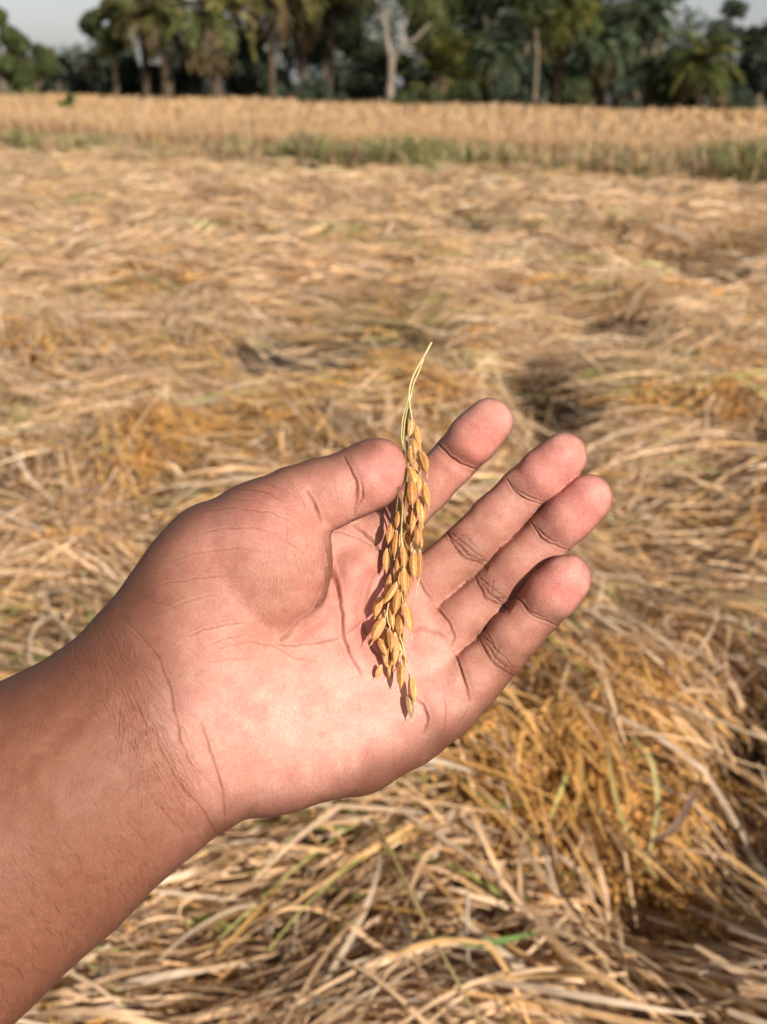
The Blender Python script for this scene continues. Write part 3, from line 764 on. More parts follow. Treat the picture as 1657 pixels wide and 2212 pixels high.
    for i in range(260):
        a0 = rg.random(); x0 = 190 + a0 * 165 + rg.normal(0, 30); y0 = 1340 + a0 * 350 + rg.normal(0, 34); L = rg.uniform(40, 130); k_ = rg.choice([.28, .62, -.05], p=[.6, .25, .15])
        crease([(x0, y0), (x0 + L * k_, y0 + L * .5), (x0 + L * k_ * 1.6, y0 + L)], rg.uniform(.5, 1.5), 2.6, rg.uniform(.14, .38), lip=.4)
    for i in range(150):
        x0 = rg.uniform(-10, 300); y0 = 1500 + rg.uniform(0, 480) - x0 * .3; L = rg.uniform(30, 80); k_ = rg.choice([.45, -.2])
        crease([(x0, y0), (x0 + L * k_ * .5, y0 + L * .5), (x0 + L * k_, y0 + L)], rg.uniform(.4, .9), 2.2, .07, lip=.4)
    for i in range(46):       # faint hypothenar and palm lines
        x0 = rg.uniform(480, 900); y0 = rg.uniform(1440, 1700); L = rg.uniform(30, 90); a0 = rg.uniform(1.0, 2.2)
        crease([(x0, y0), (x0 + math.cos(a0) * L * .5 + 3, y0 + math.sin(a0) * L * .5), (x0 + math.cos(a0) * L, y0 + math.sin(a0) * L)], rg.uniform(.5, 1.1), 2.4, .07)
    crease([(840, 1270), (800, 1330), (800, 1400), (840, 1460)], 0.1, 5, 0, 3, 44)      # hollow of the palm
    # broad relief: veins and tendons of the wrist, uneven flesh
    crease([(120, 1640), (220, 1530), (270, 1440)], -3, 40, 0, lip=0)
    crease([(60, 1840), (240, 1680), (340, 1580)], -4, 50, 0, lip=0)
    crease([(0, 1700), (140, 1590), (230, 1480)], 3, 40, 0, lip=0)
    disp += (fbm(U * .012, Vv * .012, 71) - .5) * 4.5 + (fbm(U * .05, Vv * .05, 73) - .5) * .9
    q2 = q + nr * disp[:, None]
    # ---- skin colour, with some highlights and shading painted in
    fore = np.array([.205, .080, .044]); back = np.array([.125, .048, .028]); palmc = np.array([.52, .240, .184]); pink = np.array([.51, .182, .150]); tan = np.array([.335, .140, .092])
    # along the arm: 0 at the forearm, 1 in the palm
    s = (U - 330) * .86 + (Vv - 1560) * -.10
    f = 1 / (1 + np.exp(-(s - 60 + 50 * (fbm(U * .01, Vv * .01, 5) - .5)) / 45))
    colr = fore * (1 - f)[:, None] + palmc * f[:, None]
    def blob(u, v, ru, rv, c_, amt, rot=0):
        dx = U - u; dy = Vv - v; cr, sr = math.cos(rot), math.sin(rot); a = (dx * cr + dy * sr) / ru; b = (-dx * sr + dy * cr) / rv
        g = (np.exp(-(a * a + b * b)) * amt)[:, None]
        return colr * (1 - g) + c_ * g
    colr = blob(630, 1290, 130, 130, tan, .75)
    colr = blob(420, 1230, 190, 120, tan, .65, -.7)
    colr = blob(640, 1210, 60, 110, tan, .3)
    colr = blob(560, 1060, 190, 60, tan, .5, -.25)
    colr = blob(770, 1340, 90, 130, pink, .5); colr = blob(570, 1130, 100, 50, pink, .3)
    colr = blob(900, 1080, 70, 160, tan, .85, .8); colr = blob(950, 1230, 60, 60, tan, .5); colr = blob(1010, 1330, 60, 60, tan, .45); colr = blob(1040, 1450, 70, 60, tan, .4); colr = blob(1020, 1200, 60, 140, tan, .85, .8); colr = blob(1110, 1260, 60, 120, tan, .85, .8); colr = blob(1090, 1410, 60, 110, tan, .85, .8)
    colr = blob(700, 1060, 90, 60, tan, .35)
    for (u_, v_) in [(1045, 925), (1205, 1000), (1262, 1090), (1212, 1262), (835, 1010)]: colr = blob(u_, v_, 70, 60, pink, .85, -.8)
    colr = blob(1010, 985, 40, 60, np.array([.50, .16, .12]), .6, .8)
    colr = blob(330, 1480, 150, 90, back, .3, .9)  # forearm shading painted across the wrist in the dorsal tone
    for c_, an_, L_, n_ in JB: colr = blob(c_[0], c_[1], L_ * .62, 15 + 4 * n_, np.array([.20, .085, .055]), .38 + .1 * n_, an_)
    def band(P, wd, amt, c_):
        P = np.array(P, float); best = np.full(nv, 1e9)
        for a, b in zip(P[:-1], P[1:]):
            ab = b - a; tq = np.clip(((U - a[0]) * ab[0] + (Vv - a[1]) * ab[1]) / (ab ** 2).sum(), 0, 1)
            best = np.minimum(best, np.hypot(U - a[0] - tq * ab[0], Vv - a[1] - tq * ab[1]))
        best = best * (1 + .5 * (fbm(U * .02, Vv * .02, 55) - .5))
        g = (np.exp(-(best / wd) ** 2) * amt)[:, None]
        return colr * (1 - g) + c_ * g
    hilite = np.array([.60, .300, .240])  # pale tone for highlights painted on palm heel, mound and fingertips
    colr = blob(600, 1545, 190, 100, hilite, .65, -.1); colr = blob(800, 1500, 110, 80, hilite, .5); colr = blob(930, 1470, 60, 70, hilite, .35); colr = blob(450, 1190, 60, 40, hilite, .15)
    colr = blob(1040, 890, 30, 26, hilite, .35); colr = blob(1225, 965, 32, 26, hilite, .35); colr = blob(1285, 1060, 32, 26, hilite, .3); colr = blob(1230, 1240, 32, 28, hilite, .3); colr = blob(800, 985, 50, 30, hilite, .3)
    colr = band([(480, 1810), (600, 1778), (680, 1760), (740, 1748), (820, 1695), (880, 1665), (960, 1615)], 62, .92, back * 1.2)  # edge bands: browner dorsal skin plus shading painted along the outlines
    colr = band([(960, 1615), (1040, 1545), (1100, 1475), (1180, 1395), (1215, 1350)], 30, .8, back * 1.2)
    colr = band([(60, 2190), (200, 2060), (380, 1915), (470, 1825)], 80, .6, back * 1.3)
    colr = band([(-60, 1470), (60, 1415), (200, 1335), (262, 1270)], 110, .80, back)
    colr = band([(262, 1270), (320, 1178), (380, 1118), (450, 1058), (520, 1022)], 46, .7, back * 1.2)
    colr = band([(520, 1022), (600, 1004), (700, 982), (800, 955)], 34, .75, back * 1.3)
    # back of the hand and arm is browner; so is the skin beyond the palm's edge; shade falloff is painted in too
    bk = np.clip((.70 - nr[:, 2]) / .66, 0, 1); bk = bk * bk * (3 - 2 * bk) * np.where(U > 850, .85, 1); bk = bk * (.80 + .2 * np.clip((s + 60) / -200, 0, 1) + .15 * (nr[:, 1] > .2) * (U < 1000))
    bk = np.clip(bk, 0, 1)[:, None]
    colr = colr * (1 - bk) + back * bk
    top_shade = np.clip((-nr[:, 1] - .35) / .5, 0, 1)[:, None] * (np.clip((760 - U) / 300, 0, 1) * .6)[:, None]  # painted shade on up-facing flesh of thumb, mound and arm
    colr = colr * (1 - top_shade) + back * 1.1 * top_shade
    mot = (.7 + .7 * f)[:, None] * (fbm(U * .03, Vv * .03, 101) - .5)[:, None]
    colr = colr * (1 + mot * np.array([.16, .34, .34])); mot2 = (fbm(U * .13, Vv * .13, 111) - .5)[:, None]
    colr = colr * (1 + mot2 * np.array([.10, .2, .2]))
    colr = colr * (1 + (vnoise(U * .33, Vv * .33, 131) - .5)[:, None] * np.array([.10, .14, .14]))
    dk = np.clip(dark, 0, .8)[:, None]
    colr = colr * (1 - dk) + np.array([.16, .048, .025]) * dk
    colr = np.clip(colr, .01, .9)
    # ---- object
    PW = to_world(q2); org = to_world(np.array([600., 1450., 60.]))
    m, t, b = new_mat("skin")
    at = t.nodes.new("ShaderNodeAttribute"); at.attribute_name = "tint"
    SKINCOL = at
    b.inputs["Roughness"].default_value = .50; b.inputs["Specular IOR Level"].default_value = .28
    b.inputs["Subsurface Weight"].default_value = .2; b.inputs["Subsurface Radius"].default_value = (1.0, .35, .2); b.inputs["Subsurface Scale"].default_value = .0016
    tc = t.nodes.new("ShaderNodeTexCoord")
    vo = t.nodes.new("ShaderNodeTexVoronoi"); vo.inputs["Scale"].default_value = 1100; vo.feature = 'DISTANCE_TO_EDGE'
    wv = t.nodes.new("ShaderNodeTexWave"); wv.inputs["Scale"].default_value = 420; wv.inputs["Distortion"].default_value = 26; wv.inputs["Detail"].default_value = 2; wv.inputs["Detail Scale"].default_value = .35
    wv.bands_direction = 'DIAGONAL'
    ns = t.nodes.new("ShaderNodeTexNoise"); ns.inputs["Scale"].default_value = 260; ns.inputs["Detail"].default_value = 6
    for x in (vo, wv, ns): t.links.new(tc.outputs["Object"], x.inputs["Vector"])
    b1 = t.nodes.new("ShaderNodeBump"); b1.inputs["Strength"].default_value = .14; b1.inputs["Distance"].default_value = .0003
    b2 = t.nodes.new("ShaderNodeBump"); b2.inputs["Strength"].default_value = .10; b2.inputs["Distance"].default_value = .00015
    b3 = t.nodes.new("ShaderNodeBump"); b3.inputs["Strength"].default_value = .22; b3.inputs["Distance"].default_value = .0006
    t.links.new(vo.outputs["Distance"], b1.inputs["Height"]); t.links.new(wv.outputs["Fac"], b2.inputs["Height"]); t.links.new(ns.outputs[0], b3.inputs["Height"])
    t.links.new(b1.outputs[0], b2.inputs["Normal"]); t.links.new(b2.outputs[0], b3.inputs["Normal"]); t.links.new(b3.outputs[0], b.inputs["Normal"])
    # fine net of skin lines, stretched across the arm, and faint ridges
    mp = t.nodes.new("ShaderNodeMapping"); mp.inputs["Rotation"].default_value = (0, .6, 0); mp.inputs["Scale"].default_value = (1.0, 1.0, .42)
    v2 = t.nodes.new("ShaderNodeTexVoronoi"); v2.inputs["Scale"].default_value = 1250; v2.feature = 'DISTANCE_TO_EDGE'
    t.links.new(tc.outputs["Object"], mp.inputs["Vector"]); t.links.new(mp.outputs[0], v2.inputs["Vector"])
    m1 = t.nodes.new("ShaderNodeMapRange"); m1.inputs[1].default_value = 0; m1.inputs[2].default_value = .28; m1.inputs[3].default_value = .89; m1.inputs[4].default_value = 1.03
    m2 = t.nodes.new("ShaderNodeMapRange"); m2.inputs[3].default_value = .95; m2.inputs[4].default_value = 1.05
    m3 = t.nodes.new("ShaderNodeMapRange"); m3.inputs[1].default_value = .35; m3.inputs[2].default_value = .65; m3.inputs[3].default_value = .96; m3.inputs[4].default_value = 1.04
    t.links.new(v2.outputs["Distance"], m1.inputs[0]); t.links.new(wv.outputs["Fac"], m2.inputs[0]); t.links.new(ns.outputs[0], m3.inputs[0])
    k1 = t.nodes.new("ShaderNodeMath"); k1.operation = 'MULTIPLY'; k2 = t.nodes.new("ShaderNodeMath"); k2.operation = 'MULTIPLY'
    t.links.new(m1.outputs[0], k1.inputs[0]); t.links.new(m2.outputs[0], k1.inputs[1]); t.links.new(k1.outputs[0], k2.inputs[0]); t.links.new(m3.outputs[0], k2.inputs[1])
    vm = t.nodes.new("ShaderNodeVectorMath"); vm.operation = 'SCALE'
    t.links.new(SKINCOL.outputs["Color"], vm.inputs[0]); t.links.new(k2.outputs[0], vm.inputs["Scale"]); t.links.new(vm.outputs[0], b.inputs["Base Color"])
    rr = t.nodes.new("ShaderNodeMapRange"); rr.inputs[3].default_value = .52; rr.inputs[4].default_value = .68
    t.links.new(ns.outputs[0], rr.inputs[0]); t.links.new(rr.outputs[0], b.inputs["Roughness"])
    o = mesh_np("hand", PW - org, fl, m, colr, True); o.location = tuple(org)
    tag(o, "open left hand with bare forearm, palm up, thumb against the grain stalk", "hand")
    # fine dark hairs on the forearm
    rgn = np.random.default_rng(8); hp = []
    cand = np.where((front > .5) & (U > -20) & (U < 330) & (Vv > 1560) & (s < 20))[0]
    low = cand[(U[cand] * .6 + Vv[cand] - 1850) > rgn.random(len(cand)) * 220 - 60]
    sel = rgn.choice(low, 190, replace=False)
    P = []
    for i in sel:
        a = math.radians(rgn.normal(56, 14)); L = rgn.uniform(20, 46); d = np.array([math.cos(a), math.sin(a), 0]); d = d - nr[i] * d.dot(nr[i])
        cb = rgn.normal(-.15, .22)
        pts = [q2[i] + d * L * t_ + nr[i] * (1.2 + 4 * math.sin(t_ * 2.6)) + np.array([-d[1], d[0], 0]) * cb * L * t_ * t_ for t_ in np.linspace(0, 1, 4)]
        P.append(pts)
    P = to_world(np.array(P)) - org; n = len(P)
    view = R[:, 2]; T = P[:, -1] - P[:, 0]; S = np.cross(T, view); S /= np.linalg.norm(S, axis=1)[:, None]
    v, f_, c_ = ribbons(P, rgn.uniform(.00005, .00008, n), S[:, None].repeat(4, 1), np.tile(np.array([.07, .04, .028]), (n, 4, 1)))
    ah = mesh_np("arm_hair", v, f_, M_PSTEM, c_, False, o)
    return surf_w, o
SURF, HAND = build_hand()

# ------------------------------------------------------------------ the rice panicle
CROP = {'A': (812.1, 725.7), 'B': (803.4, 933.0), 'C': (794.8, 1140.3), 'D': (786.1, 1347.7)}
KC = .10427
def cp(c, x, y): return np.array([CROP[c][0] + x * KC, CROP[c][1] + y * KC])
GR = [  # crop, base, crop, tip, width, layer, awn
 ('A', 745, 1720, 'A', 690, 2060, 140, 1, 0), ('A', 850, 1880, 'B', 1000, 270, 150, 1, 3), ('B', 830, 150, 'B', 890, 470, 185, 2, 0),
 ('B', 990, 390, 'B', 1130, 840, 185, 2, 9), ('B', 800, 520, 'B', 925, 790, 150, 1, 0), ('B', 770, 720, 'B', 890, 1070, 160, 2, 0),
 ('B', 960, 860, 'B', 970, 1250, 140, 1, 0), ('B', 820, 1010, 'B', 840, 1510, 190, 2, 3), ('B', 745, 1080, 'B', 745, 1490, 110, 1, 0),
 ('B', 1090, 1060, 'B', 1175, 1540, 150, 2, 3), ('B', 1000, 1340, 'B', 1050, 1890, 200, 2, 8), ('B', 890, 1500, 'B', 815, 2080, 140, 2, 0),
 ('B', 545, 1640, 'B', 515, 1980, 120, 1, 0), ('B', 730, 1740, 'B', 760, 2080, 120, -1, 0), ('B', 410, 1890, 'C', 420, 305, 150, 1, 0),
 ('B', 970, 1840, 'C', 1030, 330, 160, 2, 0), ('C', 600, 70, 'C', 555, 590, 125, 1, 3), ('C', 790, 80, 'C', 850, 490, 120, -1, 0),
 ('C', 1095, 150, 'C', 1110, 420, 80, 0, 0), ('C', 395, 440, 'C', 385, 910, 160, 0, 0), ('C', 710, 370, 'C', 750, 830, 145, 2, 0),
 ('C', 955, 470, 'C', 975, 1050, 165, 1, 0), ('C', 1075, 460, 'C', 1065, 1040, 100, 1, 0), ('C', 635, 560, 'C', 560, 1110, 115, 1, 0),
 ('C', 750, 830, 'C', 775, 1320, 160, 3, 0), ('C', 830, 860, 'C', 840, 1280, 80, 0, 0), ('C', 460, 970, 'C', 330, 1390, 140, 0, 0),
 ('C', 590, 1130, 'C', 330, 1550, 150, 3, 0), ('C', 630, 1250, 'C', 560, 1770, 160, 2, 0), ('C', 280, 1430, 'C', 160, 1830, 180, 0, 3),
 ('C', 760, 1310, 'C', 780, 1580, 110, 0, 0), ('C', 470, 1540, 'C', 520, 2080, 120, 1, 0), ('C', 660, 1780, 'D', 740, 230, 210, 1, 0),
 ('C', 760, 1570, 'C', 890, 2140, 200, 2, 8), ('C', 300, 1780, 'C', 150, 2160, 120, 0, 0), ('C', 340, 1890, 'D', 200, 340, 215, 2, 13),
 ('D', 505, 110, 'D', 550, 560, 165, 2, 0), ('D', 320, 310, 'D', 465, 635, 150, 1, 0), ('D', 440, 640, 'D', 515, 910, 140, 0, 0),
 ('D', 640, 190, 'D', 620, 845, 145, 2, 0), ('D', 740, 250, 'D', 770, 640, 100, 0, 0), ('D', 810, 640, 'D', 860, 890, 100, 0, 0),
 ('D', 765, 800, 'D', 765, 1315, 195, 2, 0), ('D', 980, 1090, 'D', 1040, 1580, 165, 2, 4), ('D', 920, 1470, 'D', 985, 1940, 160, 1, 4),
]
def grain_mesh(base, tip, width, seed, org, tint, awn=0, blunt=.5):
    """a rice hull: ribbed spindle with a beak; points given in hand space (across, down, depth)"""
    rg = np.random.default_rng(seed)
    b = to_world(np.array(base)); tp = to_world(np.array(tip)); tp = tp + (tp - b) * .10; b = b - (tp - b) * .03; ax = tp - b; L = np.linalg.norm(ax); ax /= L
    view = R[:, 2]; sd_ = np.cross(ax, view); sd_ /= np.linalg.norm(sd_); up = np.cross(sd_, ax)
    ro = rg.uniform(-.9, .9); s2 = sd_ * math.cos(ro) + up * math.sin(ro); u2 = -sd_ * math.sin(ro) + up * math.cos(ro)
    W = width * S0 * (D0 - base[2] * S0) / D0 * .5 * 1.08
    nt_, ns_ = 15, 20; t = np.linspace(0, 1, nt_)
    prof = np.sin(np.pi * np.clip(.04 + .93 * t, 0, 1) ** (.8 + .15 * rg.random())) ** .66
    prof[0] = .16; prof[-1] = .03; prof[-2] *= .5; prof[-3] *= .74; prof[-4] *= .9; prof[1] *= .85
    an = np.arange(ns_) / ns_ * 2 * math.pi
    rib = 1 + .085 * np.cos(an * 5 + .6) - .12 * np.exp(-((np.abs(np.angle(np.exp(1j * (an - 1.5)))) - .6) / .17) ** 2)
    rib2 = rib - .06 * np.exp(-(np.angle(np.exp(1j * (an + 1.9))) / .12) ** 2)
    bow = (rg.uniform(-.05, .05) * np.sin(np.pi * t)) * L
    V = []
    for i in range(nt_):
        c = b + ax * L * t[i] + sd_ * bow[i]
        V.append(c + (np.cos(an) * rib2 * W * prof[i])[:, None] * s2 + (np.sin(an) * rib2 * W * .70 * prof[i])[:, None] * u2)
    V = np.concatenate(V)
    i = np.arange(nt_ - 1)[:, None] * ns_; j = np.arange(ns_)[None]; j2 = (j + 1) % ns_
    Fc = np.stack([i + j, i + j2, i + ns_ + j2, i + ns_ + j], -1).reshape(-1, 4)
    c = np.array(tint)[None] * (1 + .20 * np.cos(np.tile(an, nt_) * 5 + .6))[:, None]
    tt = np.repeat(t, ns_)[:, None]
    c = c * (1 - .42 * np.exp(-((np.abs(np.angle(np.exp(1j * (np.tile(an, nt_) - 1.5)))) - .6) / .2) ** 2))[:, None]
    streak = vnoise(np.tile(an, nt_) * 3.1, np.repeat(t, ns_) * 1.2, seed)[:, None]
    c = c * (.72 + .52 * streak) * (1 - .25 * np.clip(tt - .8, 0, 1) * 3)
    c = c * (1 - np.clip(.16 - tt, 0, 1) * 5) + np.array([.70, .56, .36]) * np.clip(.16 - tt, 0, 1) * 5
    if awn:
        d2 = ax + rg.normal(0, .12, 3); d2 /= np.linalg.norm(d2); la = awn * S0
        v2, f2 = tube([tp - ax * L * .02, tp + d2 * la * .5, tp + d2 * la + sd_ * la * .1], [W * .16, W * .1, W * .03], 5)
        Fc = np.concatenate([Fc, f2 + len(V)]); V = np.concatenate([V, v2]); c = np.concatenate([c, np.tile([.6, .45, .22], (len(v2), 1))])
    return V - org, Fc, np.clip(c, .01, .9)

def build_panicle():
    mids = []
    for g in GR:
        b = cp(g[0], g[1], g[2]); t = cp(g[3], g[4], g[5]); mids.append((b + t) / 2)
    mids = np.array(mids)
    def sraw(p):
        return np.max([SURF(p[0] + dx, p[1] + dy) for dx in (-8, 0, 8) for dy in (-12, 0, 12)])
    hs = np.array([sraw(m) for m in mids])
    # the panicle hangs: a smooth curve that rides on the higher places it touches
    key = np.linspace(700, 1560, 44); env = np.array([max([h for h, m in zip(hs, mids) if abs(m[1] - k_) < 55], default=-999) for k_ in key])
    env[env < -300] = np.nan; ok = ~np.isnan(env); env = np.interp(key, key[ok], env[ok])
    for _ in range(14): env[1:-1] = .25 * env[:-2] + .5 * env[1:-1] + .25 * env[2:]
    # beside the thumb the stalk is held at the thumb's middle depth
    env = np.where(key < 1120, np.maximum(env, 78 + (key - 1120) * -.03), env)
    for _ in range(3): env[1:-1] = .25 * env[:-2] + .5 * env[1:-1] + .25 * env[2:]
    def spine(v): return np.interp(v, key, env)
    org = to_world(np.array([*cp('B', 700, 300), spine(960) + 10.]))
    root = empty("rice_panicle", org)
    tag(root, "ripe golden rice panicle with drooping grains, held between thumb and palm", "rice panicle")
    rg = np.random.default_rng(4)
    hull = np.array([[.57, .270, .085], [.62, .310, .11], [.51, .228, .066], [.67, .36, .145], [.56, .278, .09]])
    ends = []
    for i, g in enumerate(GR):
        b = cp(g[0], g[1], g[2]); t = cp(g[3], g[4], g[5]); m = (b + t) / 2; wd = g[6] * KC
        wz = max(sraw(b), sraw(m), sraw(t)) + wd * .42 if mids[i][1] > 1450 else max(sraw(m) + wd * .42, spine(m[1]) + 4)
        wz += g[7] * 9
        tilt = 7
        tint = hull[rg.integers(5)] * rg.uniform(.80, 1.12)
        if i == len(GR) - 1: tint = np.array([.40, .245, .12])
        if g[7] < 0: tint = tint * .85  # rear grains get a darker tint standing in for shade
        V, Fc, c = grain_mesh((b[0], b[1], wz - tilt), (t[0], t[1], wz + tilt), wd, 100 + i, org, tint, g[8])
        mesh_np("grain", V, Fc, M_GRAIN, c, True, root)
        ends.append((b, wz - tilt))
    # grains filling the panicle's heart, tinted darker as painted shade
    for i in range(1, len(GR) - 5):
        g = GR[i]; b = cp(g[0], g[1], g[2]); t = cp(g[3], g[4], g[5]); dx = rg.uniform(-9, 9); dy = rg.uniform(14, 30)
        cx_ = np.interp(b[1] + dy, [920, 1130, 1300, 1450], [893, 880, 855, 838]); b = b * np.array([.5, 1]) + np.array([cx_ * .5 + dx, dy]); t = t * np.array([.5, 1]) + np.array([cx_ * .5 + dx * 1.4, dy])
        m = (b + t) / 2; wz = max(sraw(m) + 6, spine(m[1]) - 10)
        V, Fc, c = grain_mesh((b[0], b[1], wz), (t[0], t[1], wz + 4), 12, 500 + i, org, hull[rg.integers(5)] * .85)
        mesh_np("grain", V, Fc, M_GRAIN, c, True, root)
    # stems
    def path(pts, off=0):
        q = np.array([[*cp(c, x, y), 0] for c, x, y in pts]); q[:, 2] = spine(q[:, 1]) + off
        t = np.linspace(0, 1, len(q)); tt = np.linspace(0, 1, len(q) * 5); o_ = np.stack([np.interp(tt, t, q[:, i]) for i in range(3)], 1)
        for _ in range(5): o_[1:-1] = .25 * o_[:-2] + .5 * o_[1:-1] + .25 * o_[2:]
        return o_
    def stem(q, r0, r1): return tube(to_world(q) - org, np.linspace(r0, r1, len(q)) * S0, 7)
    pale = (.62, .50, .24); oliv = (.34, .30, .10); green = (.26, .25, .08)
    ST = [([('A', 1150, 130), ('A', 980, 450), ('A', 780, 780), ('A', 690, 1080), ('A', 680, 1300), ('A', 700, 1420), ('A', 745, 1720)], 2.2, 1.6, pale, 14),
          ([('A', 990, 470), ('A', 880, 760), ('A', 775, 980), ('A', 720, 1240), ('A', 700, 1350)], 1.7, 1.6, (.55, .47, .2), 10),
          ([('A', 670, 1290), ('A', 590, 1530), ('A', 540, 1780), ('A', 525, 2060), ('B', 620, 200), ('B', 700, 600)], 1.5, 1.3, (.5, .42, .17), 16),
          ([('A', 665, 1390), ('A', 640, 1560), ('A', 590, 1800), ('A', 575, 2000), ('B', 640, 300)], 1.3, 1.2, (.5, .42, .17), 12),
          ([('A', 680, 1420), ('A', 640, 1700), ('A', 620, 2080), ('B', 730, 300), ('B', 760, 700), ('B', 700, 1200), ('B', 650, 1600), ('B', 610, 2100)], 2.4, 2.0, oliv, -4),
          ([('A', 690, 1420), ('A', 720, 1700), ('A', 800, 1850), ('A', 860, 1890)], 1.2, 1.1, oliv, 6),
          ([('A', 700, 1500), ('A', 740, 2000), ('B', 790, 60), ('B', 820, 150)], 1.3, 1.1, green, 2),
          ([('B', 880, 480), ('B', 930, 760), ('B', 1020, 930), ('B', 1090, 1060)], 1.3, 1.1, oliv, 14),
          ([('B', 640, 1250), ('B', 645, 1450), ('B', 630, 1750), ('B', 600, 2120), ('C', 660, 120), ('C', 650, 420), ('C', 650, 620)], 1.8, 1.2, (.55, .42, .14), 14),
          ([('B', 560, 1150), ('B', 530, 1400), ('B', 500, 1700)], 1.3, 1.1, green, 2),
          ([('B', 660, 1500), ('B', 660, 1850), ('B', 690, 2080), ('C', 800, 60)], 1.4, 1.1, green, 4),
          ([('C', 700, 0), ('C', 690, 200), ('C', 710, 370)], 1.4, 1.1, pale, 16),
          ([('C', 960, 250), ('C', 920, 380), ('C', 880, 560), ('C', 860, 860)], 1.2, 1.0, pale, 10),
          ([('C', 480, 200), ('C', 490, 500), ('C', 510, 800), ('C', 490, 980)], 2.6, 1.6, (.3, .24, .08), -6),
          ([('C', 600, 1080), ('C', 640, 1180), ('C', 690, 1330), ('C', 740, 1580)], 1.2, 1.0, pale, 14),
          ([('C', 430, 1560), ('C', 400, 1700), ('C', 345, 1890)], 1.2, 1.0, pale, 16),
          ([('C', 395, 1720), ('C', 400, 1900), ('C', 470, 2080), ('D', 510, 110)], 1.3, 1.1, pale, 16),
          ([('C', 1065, 1040), ('C', 1020, 1200), ('C', 990, 1460)], .9, .35, (.75, .6, .32), 14),
          ([('D', 740, 230), ('D', 800, 430), ('D', 850, 640), ('D', 870, 880), ('D', 920, 980), ('D', 980, 1090)], 1.3, 1.0, pale, 10),
          ([('D', 780, 560), ('D', 740, 680), ('D', 720, 800), ('D', 760, 810)], 1.3, 1.1, pale, 12),
          ([('D', 930, 990), ('D', 945, 1090), ('D', 920, 1300), ('D', 925, 1470)], 1.0, .9, pale, 4),
          ([('C', 500, 900), ('C', 450, 1400), ('C', 400, 1900), ('D', 380, 200), ('D', 330, 310)], 2.0, 1.0, (.34, .26, .09), -4)]
    parts = []
    for pts, r0, r1, c, off in ST:
        q = path(pts, off)
        lo_ = np.array([SURF(a[0], a[1]) for a in q]); q[:, 2] = np.maximum(q[:, 2], lo_ + 3 * (q[:, 1] > 1120))
        for _ in range(3): q[1:-1, 2] = .25 * q[:-2, 2] + .5 * q[1:-1, 2] + .25 * q[2:, 2]
        parts.append(tinted(stem(q, r0 + .3, r1 + .2), c))
    v, f, c = merge(parts)
    mesh_np("stem", v, f, M_PSTEM, c, True, root)
    # one grain that came loose
    b = cp('D', 365, 850); t = cp('D', 255, 1110); wz = max(sraw(b), sraw((b + t) / 2), sraw(t)) + 5
    og = to_world(np.array([*(b + t) / 2, wz]))
    V, Fc, c = grain_mesh((b[0], b[1], wz), (t[0], t[1], wz + 2), 130 * KC, 333, og, (.58, .33, .11), 3)
    o = mesh_np("rice_grain", V, Fc, M_GRAIN, c, True); o.location = tuple(og)
    tag(o, "single short loose grain lying on the palm, left of the panicle's lower tip", "rice grain")
build_panicle()

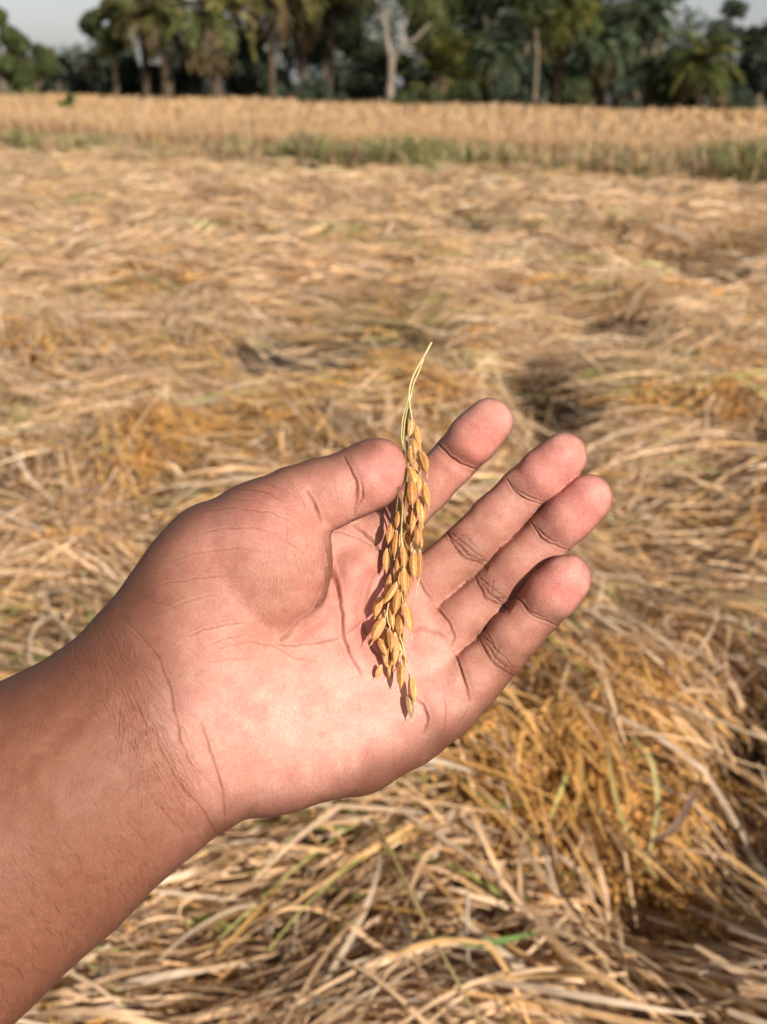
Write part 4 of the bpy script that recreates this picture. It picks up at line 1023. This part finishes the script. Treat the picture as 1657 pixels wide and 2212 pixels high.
# ------------------------------------------------------------------ single stalks and leaves that stand out of the straw
def single(name, cat, label, pts, zs, width, col, flat=False, group=None):
    pts = np.array(pts, float); z = np.interp(np.linspace(0, 1, len(pts)), np.linspace(0, 1, len(zs)), zs)
    P = np.array([on_plane(p[0], p[1], zz) for p, zz in zip(pts, z)])
    t = np.linspace(0, 1, len(P)); tt = np.linspace(0, 1, len(P) * 5); P = np.stack([np.interp(tt, t, P[:, i]) for i in range(3)], 1)
    for _ in range(5): P[1:-1] = .25 * P[:-2] + .5 * P[1:-1] + .25 * P[2:]
    org = P.mean(0); P = P - org; k = len(P)
    if flat:
        T = np.gradient(P, axis=0); S = np.cross(T, np.array([0, -.3, 1.0])); S /= np.linalg.norm(S, axis=1)[:, None]
        hw = width * .5 * np.sin(np.pi * (.08 + .88 * tt)) ** .7
        N = np.cross(S, T); N /= np.linalg.norm(N, axis=1)[:, None]
        V = np.stack([P - S * hw[:, None] + N * hw[:, None] * .35, P, P + S * hw[:, None] + N * hw[:, None] * .35], 1).reshape(-1, 3)
        i = np.arange(k - 1)[:, None] * 3; j = np.arange(2)[None]
        Fc = np.stack([i + j, i + 3 + j, i + 4 + j, i + 1 + j], -1).reshape(-1, 4); m = M_STRAW
    else:
        V, Fc = tube(P, width * .5 * (1 - .5 * tt), 8); m = M_STRAW
    c = np.array(col)[None] * np.repeat(.85 + .3 * vnoise(tt * 9, tt * 0, int(width * 1e5)), len(V) // k)[:, None]
    o = mesh_np(name, V, Fc, m, c, True); o.location = tuple(org); tag(o, label, cat, group); return o
single("rice_stalk", "stalk", "long thin yellow stalk crossing the straw diagonally below the palm to the bottom edge", [(770, 1715), (830, 1808), (884, 1925), (953, 2058), (1050, 2235)], [.36, .40, .39], .0058, (.50, .37, .16))
single("rice_stalk", "stalk", "pale stalk running down right from the heel of the hand into the orange grains", [(800, 1705), (953, 1808), (1080, 1900)], [.38, .38], .0085, (.58, .42, .28))
single("rice_stalk", "stalk", "long pale arching stalk sweeping to the right edge below the fingers", [(1150, 1492), (1361, 1488), (1483, 1532), (1690, 1610)], [.38, .42, .40], .009, (.58, .43, .27))
single("rice_stalk", "stalk", "thin grey stalk standing nearly upright beside the green leaf", [(1010, 1930), (1008, 2020), (1016, 2140)], [.40, .36], .005, (.42, .33, .24))
single("rice_leaf", "leaf", "flat green leaf blade lying on the straw at the bottom centre", [(945, 2028), (1010, 2040), (1064, 2040), (1165, 2014)], [.385, .39, .38], .0095, (.16, .24, .07), True)
single("rice_leaf", "leaf", "withered purple-brown leaf curling among the straw at the right", [(1405, 1818), (1450, 1800), (1480, 1755), (1508, 1700)], [.40, .42, .42], .009, (.20, .125, .09), True)
single("rice_leaf", "leaf", "tall yellow-green leaf bent upright right of the orange grains", [(1360, 1585), (1410, 1640), (1425, 1740), (1400, 1860)], [.42, .42, .36], .0075, (.50, .42, .18), True)
single("rice_leaf", "leaf", "narrow olive leaf standing between the little finger and the withered leaf", [(1310, 1600), (1322, 1690), (1345, 1780), (1420, 1900)], [.42, .40, .36], .0065, (.44, .34, .13), True)
